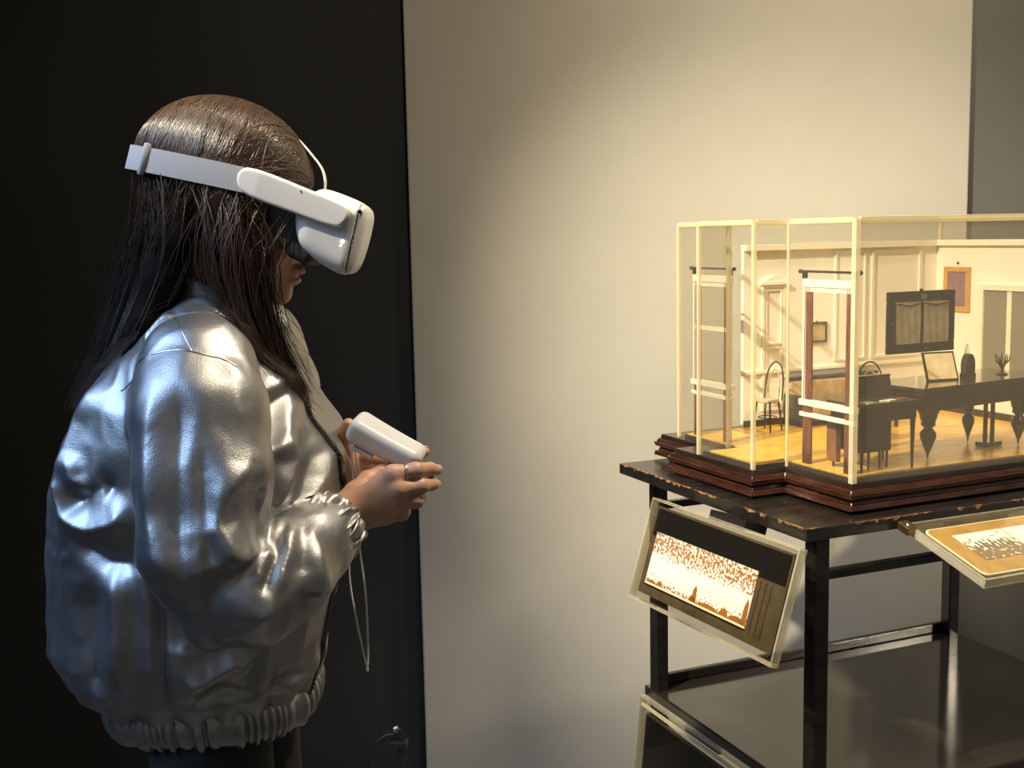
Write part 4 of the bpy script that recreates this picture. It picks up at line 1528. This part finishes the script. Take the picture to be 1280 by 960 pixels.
# gathered hem band
M_ = 760
rings = []
ths = np.linspace(0, 2 * math.pi, M_, endpoint=False)
wob = np.cumsum(1 + .55 * np.sin(ths * 7 + 1) + .4 * np.sin(ths * 17))
wob = wob / wob[-1] * 2 * math.pi * 60
ruf = np.sin(wob) + .35 * np.sin(wob * 2 + 1.0)
for j in range(15):
    s = j / 14
    z = .832 - .048 * s
    bk, fr_, ry = np.interp(z, TZ, TBK) + .004, np.interp(z, TZ, TFR) - .003, np.interp(z, TZ, TRY)
    if s > .9:
        bk, fr_, ry = bk + .01 * (s - .9) * 10, fr_ - .01 * (s - .9) * 10, ry - .01 * (s - .9) * 10
    cx, rx = (bk + fr_) / 2, (fr_ - bk) / 2
    puff = .0080 * math.sin(math.pi * min(1, s * 1.02)) ** .6
    amp = .0027 * (math.sin(math.pi * min(1, .12 + s * .8))) ** .7
    c, sn = np.cos(ths), np.sin(ths)
    ex = 2 / 2.25
    x = cx + np.sign(c) * np.abs(c) ** ex * (rx + puff + amp * ruf)
    y = 1.5 + np.sign(sn) * np.abs(sn) ** ex * (ry + puff + amp * ruf)
    zz = z - .006 * np.clip((-.42 - x) / .12, 0, 1) + .010 * np.clip((1.45 - y) / .1, 0, 1) + .0025 * np.sin(wob * .5 + s) * s - .004 * np.clip((x + .42) / .12, 0, 1) + .004 * s * np.cos(wob + .6) * .5
    rings.append(np.stack([x, y, zz], 1))
hem = ring_loft('hem_band', rings, 'jacket', jacket)


# gathered cuffs
def cuff(c0, c1, r0, waves, seed):
    c0, c1 = np.array(c0), np.array(c1)
    ax = (c1 - c0) / np.linalg.norm(c1 - c0)
    L = np.linalg.norm(c1 - c0)
    e1 = np.cross(ax, [0, 0, 1.0])
    e1 /= np.linalg.norm(e1)
    e2 = np.cross(ax, e1)
    th = np.linspace(0, 2 * math.pi, 240, endpoint=False)
    r = np.random.default_rng(seed)
    wv = np.cumsum(1 + .5 * np.sin(th * 3 + r.random() * 6) + .4 * np.sin(th * 7 + r.random() * 6))
    wv = wv / wv[-1] * 2 * math.pi * waves
    out = []
    for j in range(17):
        s = j / 16
        rad = r0 * (1.0 - .10 * s) + .0045 * math.sin(math.pi * s) - (.010 * (s - .88) / .12 if s > .88 else 0)
        a = .0042 * math.sin(math.pi * (.12 + .80 * s)) ** .6
        sk = th + .10 * np.sin(wv * .5 + s * 3)
        rr = rad + a * np.sin(wv + 1.5 * math.sin(s * 3)) + .0015 * np.sin(wv * 2.3 + s * 8)
        out.append(c0 + ax * (L * s) + np.outer(rr * np.cos(sk), e1) + np.outer(rr * np.sin(sk), e2) + np.outer(.002 * np.sin(wv + s * 5), ax))
    return out


ring_loft('cuff', cuff((-.233, 1.350, 1.048), (-.2035, 1.3885, 1.0695), .0385, 17, 1), 'jacket', jacket)
ring_loft('cuff', cuff((-.262, 1.553, 1.070), (-.237, 1.523, 1.084), .0385, 17, 2), 'jacket', jacket)
# standing collar
rings = []
th = np.linspace(0, 2 * math.pi, 90, endpoint=False)
for j in range(12):
    s = j / 11
    cx = -.372 + .004 * s
    zt = 1.312 + .042 * min(1, s / .55) if s < .55 else 1.354 - .030 * (s - .55) / .45
    rr = (.066 if s < .55 else .066 - .010 * min(1, (s - .55) / .1)) - .010 * min(1, s / .55)
    x = cx + (rr + .004) * np.cos(th) + .002 * np.sin(th * 9)
    y = 1.5 + (rr + .020) * np.sin(th)
    z = zt - .022 * np.clip(np.cos(th), -.3, 1) + .002 * np.sin(th * 6 + s)
    rings.append(np.stack([x, y, z], 1))
ring_loft('collar', rings, 'jacket', jacket)


def seam(pts, r, mat, name, off=-.0002, n=40):
    return MB().tube([snap(p, off) for p in resample(pts, n)], r, 6).build(name, mat, jacket, smooth=True, world=True)


seam(GUIDE['shoulder_seam'], .0012, 'jacket_seam', 'shoulder_seam')
seam(GUIDE['yoke_seam'], .0009, 'jacket_seam', 'yoke_seam')
for nm in ('zip_upper', 'zip_lower'):
    P_ = [snap(p, .0022) for p in resample(GUIDE[nm], 60)]
    zp = MB().tube(P_, .0030, 6).build('zip', 'zip', jacket, smooth=True, world=True)
    tt = MB()
    for k in range(len(P_) - 1):
        for f_ in (0, .5):
            c = Vector(P_[k]) * (1 - f_) + Vector(P_[k + 1]) * f_
            d = (Vector(P_[k + 1]) - Vector(P_[k])).normalized()
            m = Matrix.Translation(c) @ d.to_track_quat('X', 'Z').to_matrix().to_4x4()
            tt.box((-.0006, -.0036, -.0014), (.0006, .0036, .0034), m)
    tz = tt.build('zip_teeth', 'zip_teeth', zp, world=True)
    tz['kind'] = 'stuff'

# ---- hair
def hair_base(P):
    q = hl(P)
    d = ell(q, (-.026, 0, .030), (.105, .081, .086))
    face = np.minimum(.052 - q[:, 2], q[:, 0] - .045)
    d = np.maximum(d, face)
    jaw = np.minimum(-.02 - q[:, 2], q[:, 0] + .0)
    d = np.maximum(d, jaw)
    for g in GUIDE['back_lock']:
        d = smin(d, chain(P, g, [.005, .017, .019, .013, .003], .02), .02)
    for g in GUIDE['front_lock']:
        d = smin(d, chain(P, g, [.005, .013, .011, .006, .002], .01), .014)
    return d


hv, hf = sdf_mesh(hair_base, (-.64, 1.36, 1.17), (-.22, 1.68, 1.59), .0042)
hair_o = np_mesh('hair', hv, hf, 'hair_base', person)
tag(hair_o, 'long dark brown hair falling over back and chest')
HAIR = []
rs = np.random.default_rng(21)


def cap_point(f, th, side, lift):
    """point on the hair cap: f along the head, th from the parting (0) down the side"""
    k = math.sqrt(max(.02, 1 - ((f + .026) / .1125) ** 2))
    return (f, side * .0845 * k * math.sin(th) * lift, .030 + .093 * k * math.cos(th) * lift)


def strand(side):
    pts = []
    lift = 1.0 + rs.uniform(-.005, .022)
    wave = rs.uniform(0, 6.28)
    n1 = 13
    th1 = math.radians(rs.uniform(92, 112))
    sweep = rs.random() < .42
    if sweep:                               # combed back from the hairline
        f0 = rs.uniform(.060, .084)
        th0 = rs.uniform(0, 1.25)
        drop = rs.uniform(.055, .125)
    else:                                   # falling from the parting
        f0 = rs.uniform(-.128, .062)
        th0 = .02
        drop = rs.uniform(.0, .03)
    bow = rs.normal(0, .006)
    for i in range(n1):
        s = i / (n1 - 1)
        th = th0 + (th1 - th0) * (s ** 1.35 if sweep else s)
        f = f0 - drop * (s if sweep else s ** 1.5) + bow * math.sin(math.pi * s) + .003 * math.sin(wave + 5 * s)
        f = min(max(f, -.134), .085)
        pts.append(np.array(HW(*cap_point(f, th, side, lift))))
    f0 = f
    front = f0 > (-.030 + rs.normal(0, .02))
    if side < 0:
        fam = GUIDE['front_lock'] if front else GUIDE['back_lock'][:4]
    else:
        fam = GUIDE['back_lock'][2:]
    g = resample(fam[rs.integers(len(fam))], 9)
    g2 = resample(fam[rs.integers(len(fam))], 9)
    mix = rs.random()
    path = g * mix + g2 * (1 - mix)
    off = rs.normal(0, 1, 3) * np.array([.011, .011, .004])
    m = 15
    last = pts[-1]
    cut = rs.uniform(.72, 1.06)
    for i in range(1, m + 1):
        s = i / m * cut
        p = path[0] + (path[-1] - path[0]) * 0
        ix = min(s, 1) * (len(path) - 1)
        a = int(min(ix, len(path) - 2))
        p = path[a] + (path[a + 1] - path[a]) * (ix - a)
        if s > 1:
            p = p + (path[-1] - path[-2]) * (s - 1) * 8
        b = min(1, i / 6)
        b = b * b * (3 - 2 * b)
        clump = 1.15 - .75 * s
        p = p + off * clump * 1.3 + .0025 * np.array([math.sin(wave + 7 * s), math.cos(wave * 1.7 + 6 * s), 0])
        base = last + (path[0] - path[0])
        pts.append(last * (1 - b) + p * b if i < 6 else p)
    return np.array(pts)


for k in range(2300):
    HAIR.append(strand(-1))
for k in range(650):
    HAIR.append(strand(1))
# loose wisps beside the cheek and above the head
for k in range(26):
    f0 = rs.uniform(.0, .085)
    a = np.array(HW(f0, -.06 + rs.normal(0, .012), .02 + rs.normal(0, .01)))
    e = np.array(GUIDE['front_lock'][2][-1]) + rs.normal(0, 1, 3) * np.array([.018, .02, .03])
    mid = np.array(GUIDE['front_lock'][2][2]) + rs.normal(0, 1, 3) * np.array([.010, .02, .02]) + np.array([.006, -.01, 0])
    HAIR.append(resample([a, (a + mid) / 2 + rs.normal(0, .006, 3), mid, e], 28))
for k in range(60):
    s = strand(-1 if k % 2 else 1)[:13]
    n = len(s)
    outv = (s - np.array(HW(-.02, 0, .03)))
    s = s + outv * np.linspace(0, rs.uniform(.05, .16), n)[:, None] ** 1.0 * .8
    HAIR.append(resample(s, 28))


def strands_mesh(name, paths, r, mat, parent):
    P = np.stack(paths)                      # strands, points, 3
    nS, nP, _ = P.shape
    T = np.gradient(P, axis=1)
    T /= np.linalg.norm(T, axis=2, keepdims=True) + 1e-9
    ref = np.array([.31, .77, .55])
    A = np.cross(T, ref)
    A /= np.linalg.norm(A, axis=2, keepdims=True) + 1e-9
    B = np.cross(T, A)
    rad = r * np.random.default_rng(5).uniform(.6, 1.3, (nS, 1)) * (1 - .75 * np.linspace(0, 1, nP)[None, :] ** 3)
    vs = []
    for k in range(3):
        a = 2 * math.pi * k / 3
        vs.append(P + (A * math.cos(a) + B * math.sin(a)) * rad[..., None])
    V = np.stack(vs, 2).reshape(-1, 3)       # strand, point, k
    i = np.arange(nS)[:, None, None]
    j = np.arange(nP - 1)[None, :, None]
    k = np.arange(3)[None, None, :]
    base = (i * nP + j) * 3
    a, b = base + k, base + (k + 1) % 3
    Fq = np.stack([a, b, b + 3, a + 3], -1).reshape(-1, 4)
    return np_mesh(name, V, Fq, mat, parent)


nP = 28
HAIR = [resample(h, nP) if len(h) != nP else h for h in HAIR]
# the strap presses the hair down, and the strands lie outside the jacket
allp = np.concatenate(HAIR)
ql = (allp - HC) @ HB.T
under = (np.abs(ql[:, 1]) > .0868) & (ql[:, 2] > .006) & (ql[:, 2] < .050)
ql[under, 1] = np.sign(ql[under, 1]) * RNG.uniform(.0845, .0868, under.sum())
allp = HC + ql @ HB
jb = jacket_sdf(allp.astype(np.float32))
bad = np.where((jb < .012) & (allp[:, 2] < 1.34))[0]
for i in bad:
    co, no, _, d = BVH.find_nearest(Vector(allp[i]))
    allp[i] = np.array(co + no * random.uniform(.003, .012))
HAIR = list(allp.reshape(-1, nP, 3))
st_o = strands_mesh('hair_strands', HAIR, .00055, 'hair', hair_o)
st_o['kind'] = 'stuff'

# ------------------------------------------------------------------ headset
hs = thing('vr_headset', HW(.05, 0, 0), 0, 'white virtual reality headset with grey elastic strap worn over dark hair', 'headset')
BODY = [(.0985, .0376), (.1111, .0450), (.1409, .0437), (.1589, .0390), (.1671, .0305), (.1698, .0094), (.1698, -.0204), (.1664, -.0413), (.1575, -.0488),
        (.1401, -.0467), (.1186, -.0398), (.0989, -.0285), (.0892, -.0137), (.0832, .0060), (.0854, .0240)]


def smooth_poly(poly, n=5):
    P = [np.array(p) for p in poly]
    m = len(P)
    out = []
    for i in range(m):
        p0, p1, p2, p3 = P[i - 1], P[i], P[(i + 1) % m], P[(i + 2) % m]
        for k in range(n):
            f = k / n
            out.append(tuple(0.5 * (2 * p1 + (p2 - p0) * f + (2 * p0 - 5 * p1 + 4 * p2 - p3) * f * f + (3 * p1 - p0 - 3 * p2 + p3) * f ** 3)))
    return out


def hs_sdf(poly, half, r, l0=0.0, bend=0.0):
    def fn(P):
        q = hl(P)
        l = q[:, 1] - l0
        return extruded(q[:, 0] + bend * l * l, q[:, 2], l, poly, half, r)
    return fn


def hs_box(f0, f1, l0, l1, u0, u1):
    c = np.array([HW(f, l, u) for f in (f0, f1) for l in (l0, l1) for u in (u0, u1)])
    return c.min(0) - .006, c.max(0) + .006


lo, hi = hs_box(.075, .18, -.096, .096, -.055, .052)
BEND = .7
bs = hs_sdf(smooth_poly(BODY, 4), .088, .019, 0, BEND)


def cut_line(P):
    """signed distance in front of the slanted joint between shell and front plate"""
    q = hl(P)
    return q[:, 0] + BEND * q[:, 1] ** 2 - (.1585 - .03 * q[:, 2])


v, f = sdf_mesh(lambda P: np.maximum(np.maximum(bs(P), cut_line(P) + .0006), .004 - head(P)), lo, hi, .0016)   # hollow for the nose and brow
shell = np_mesh('shell', v, f, 'white_plastic', hs)
v, f = sdf_mesh(lambda P: np.maximum(bs(P), .0006 - cut_line(P)), lo, hi, .0016)
fp = np_mesh('front_plate', v, f, 'white_plastic', hs)
GK = [(.052, .030), (.082, .038), (.104, .034), (.104, -.016), (.122, -.034), (.116, -.0500), (.092, -.046), (.070, -.026), (.056, -.004)]
lo, hi = hs_box(.04, .13, -.082, .082, -.056, .045)
gk = hs_sdf(GK, .074, .007, 0, 1.6)
v, f = sdf_mesh(lambda P: np.maximum(gk(P), -.0008 - head(P)), lo, hi, .0025)   # follows the face it presses on
np_mesh('face_gasket', v, f, 'gasket', hs)
ARM = [(.014, .0440), (.096, .0385), (.128, .0350), (.1400, .0300), (.1440, .0215), (.1400, .0115), (.1290, .0040), (.082, .0065), (.014, .0150)]
ARM = smooth_poly(ARM, 5)
for s in (-1, 1):
    lo, hi = hs_box(.0, .16, s * .094 - .012, s * .094 + .012, -.006, .05)

    def arm_sdf(P, s=s):
        q = hl(P)
        return extruded(q[:, 0], q[:, 2], q[:, 1] - s * (.0905 - .10 * np.clip(.03 - q[:, 0], 0, .03)), ARM, .0046, .0036)
    v, f = sdf_mesh(arm_sdf, lo, hi, .0014)
    arm = np_mesh('strap_arm', v, f, 'white_plastic', hs)
    if s < 0:
        MB().tube([HW(.082, -.0945, .034), HW(.082, -.0958, .034)], .0011, 10).build('arm_pin', 'gasket', arm, world=True)


def band(path, h0, h1, thick, name, mat, normal_l=True):
    """flat strap swept along (f, l, u centre) points; heights h0..h1 measured along head up"""
    rings = []
    n = len(path)
    for i, (f_, l_, u_) in enumerate(path):
        h = h0 + (h1 - h0) * i / (n - 1)
        a = path[max(0, i - 1)]
        b = path[min(n - 1, i + 1)]
        t = np.array([b[0] - a[0], b[1] - a[1]])
        t /= np.linalg.norm(t) + 1e-9
        nx, ny = t[1], -t[0]
        c = []
        for du, dn in ((-h, -1), (-h * .98, 1), (h * .98, 1), (h, -1)):
            c.append(HW(f_ + nx * thick * dn, l_ + ny * thick * dn, u_ + du))
        rings.append(np.array(c))
    vs = [tuple(p) for r in rings for p in r]
    fs = []
    for i in range(n - 1):
        for k in range(4):
            a, b = i * 4 + k, i * 4 + (k + 1) % 4
            fs.append((a, b, b + 4, a + 4))
    fs += [(3, 2, 1, 0), tuple((n - 1) * 4 + k for k in range(4))]
    o = MB().add(vs, fs).build(name, mat, hs, world=True)
    return o


path = []
for k in range(41):
    t = math.pi * k / 40
    ct, st_ = math.cos(t), math.sin(t)
    path.append((.024 - .162 * (abs(st_) ** .85), -.0900 * (abs(ct) ** .60) * (1 if ct > 0 else -1), .0290 - .0115 * st_))
band(path, .0148, .0148, .0011, 'elastic_strap', 'grey_strap')


def at_path(fr):
    x = fr * 40
    i = int(x)
    a, b = np.array(path[i]), np.array(path[i + 1])
    return a + (b - a) * (x - i), (b - a) / np.linalg.norm(b - a)


for fr_ in (.285, .715):
    p, t = at_path(fr_)
    n_ = np.array([t[1], -t[0], 0])
    n_ = n_ if n_ @ np.array([p[0] + .03, p[1], 0]) > 0 else -n_
    sl = MB().tube([HW(*(p + n_ * .002 + np.array([0, 0, d_]))) for d_ in (-.0195, -.018, 0, .018, .0195)], [.0030, .0042, .0045, .0042, .0030], 10)
    sl.build('strap_slider', 'grey_strap', hs, smooth=True, world=True)
# strap over the crown, sunk into the hair towards the back
TOP = [(.100, 0, .042), (.0975, 0, .056), (.090, 0, .0695), (.075, 0, .0815), (.054, 0, .0955), (.030, 0, .1075), (-.005, 0, .1180), (-.05, 0, .1174), (-.095, 0, .0995), (-.1275, 0, .0610), (-.1360, 0, .030)]
tp = resample(TOP, 40)
rings = []
for i in range(40):
    a, b = tp[max(0, i - 1)], tp[min(39, i + 1)]
    t = (b - a) / np.linalg.norm(b - a)
    nn = np.array([t[2], 0, -t[0]])
    nn = nn if nn[2] > 0 or nn[0] > 0 else -nn
    rings.append([HW(*(tp[i] + np.array([0, w_, 0]) + nn * d_)) for w_, d_ in ((-.011, -.001), (-.011, .001), (.011, .001), (.011, -.001))])
ring_loft('top_strap', rings, 'white_plastic', hs)


def disc(f_, l_, u_, r, depth, name, mat, par):
    """small round detail on the near side of the shell"""
    c0 = np.array(HW(f_, l_, u_))
    return MB().tube([tuple(c0 + LFT * .002), tuple(c0 - LFT * depth)], r, 16).build(name, mat, par, world=True)


def side_l(f_, u_, fn, l0=-.12):
    for l_ in np.arange(-.105, -.05, .0004):
        if fn(np.array([HW(f_, l_, u_)], np.float32))[0] < 0:
            return l_
    return -.085


ll = side_l(.1436, -.0099, bs)
disc(.1436, ll, -.0099, .0021, .0006, 'status_light', 'led', shell)
disc(.1426, ll, -.0150, .0010, .0006, 'status_light', 'led', shell)
ll = side_l(.1540, .0300, bs)
disc(.1540, ll, .0300, .0042, .0008, 'camera_rim', 'white_plastic', shell)
disc(.1540, ll, .0300, .0024, .0016, 'camera_lens', 'black_hole', shell)

# ------------------------------------------------------------------ handheld controller
CC = np.array([-.158, 1.445, 1.1465])
cx_ = np.array([.870, -.10, -.480])
cx_ /= np.linalg.norm(cx_)
cz_ = np.array([.42, -.25, .87])
cz_ = cz_ - cx_ * (cz_ @ cx_)
cz_ /= np.linalg.norm(cz_)
cy_ = np.cross(cz_, cx_)
CBs = np.stack([cx_, cy_, cz_])
ctl = thing('controller', tuple(CC), 0, 'smooth white handheld controller with a hanging wrist cord held in both hands', 'controller')


def ctl_sdf(P):
    q = ((P - CC.astype(np.float32)) @ CBs.T.astype(np.float32))
    k = 1 - .16 * np.clip((q[:, 0] + .05) / .1, 0, 1)
    qq = np.stack([q[:, 0], q[:, 1] / k, (q[:, 2] - .010 * (q[:, 0] / .05) ** 2 * .15) / k], 1)
    return rbox(qq, (.0495, .025, .0170), .0120) * .85


v, f = sdf_mesh(ctl_sdf, CC - .07, CC + .07, .0016)
sh_ = np_mesh('shell', v, f, 'white_plastic', ctl)
mm = Matrix((Vector(cx_), Vector(cy_), Vector(cz_))).transposed().to_4x4()
mm.translation = Vector(CC)
MB().box((-.034, -.0235, -.0195), (-.006, -.0080, -.0150), mm).build('grip_plate', 'white_plastic', ctl, bevel=.001, world=True)
MB().box((-.002, .004, -.0185), (.010, .018, -.0130), mm).build('trigger', 'grey_strap', ctl, bevel=.001, world=True)
cord = [(-0.202, 1.4413, 1.1507), (-.199, 1.431, 1.110), (-.199, 1.430, 1.080), (-.197, 1.428, 1.045), (-.2045, 1.420, 1.020), (-.2055, 1.412, .980), (-.1975, 1.405, .929), (-.1888, 1.402, .882), (-.1868, 1.402, .875),
        (-.1855, 1.402, .882), (-.1850, 1.405, .919), (-.1870, 1.412, .969), (-.1930, 1.420, 1.020), (-.1930, 1.428, 1.045), (-.194, 1.430, 1.080), (-.194, 1.432, 1.110), (-0.1981, 1.4428, 1.1492)]
MB().tube([tuple(p) for p in resample(cord, 90)], .0014, 6).build('wrist_cord', 'cord', ctl, smooth=True, world=True)
MB().tube([(-.1870, 1.402, .880), (-.1868, 1.402, .868)], .0019, 8).build('cord_end', 'cord', ctl, world=True)

# ------------------------------------------------------------------ dark stand by the black wall
t = thing('folded_stand', (-.262, 2.45, 0), 0, 'thin black metal stand with curved arm and small knob before black wall', 'stand')
MT['stand'] = M('black_stand_metal', (0.030, 0.030, 0.028), 0.45)
MB().tube([(0, 0, .012), (.004, 0, .30), (.003, 0, .335)], .007, 10).build('post', 'stand', t)
MB().lathe([(.10, 0), (.10, .006), (.02, .012), (.009, .02)], n=24).build('base', 'stand', t)
MB().box((-.022, -.014, .296), (.018, .014, .312)).build('clamp', 'stand', t, bevel=.003)
MB().tube([(.003, 0, .330), (-.01, 0, .326), (-.03, 0, .322), (-.052, 0, .305), (-.066, 0, .275), (-.074, 0, .235)], .006, 8).build('curved_arm', 'stand', t, smooth=True)
MB().lathe([(0, 0), (.006, .001), (.0085, .007), (.006, .013), (0, .015)], (-.008, 0, .330), 14).build('knob', 'steel', t, smooth=True)
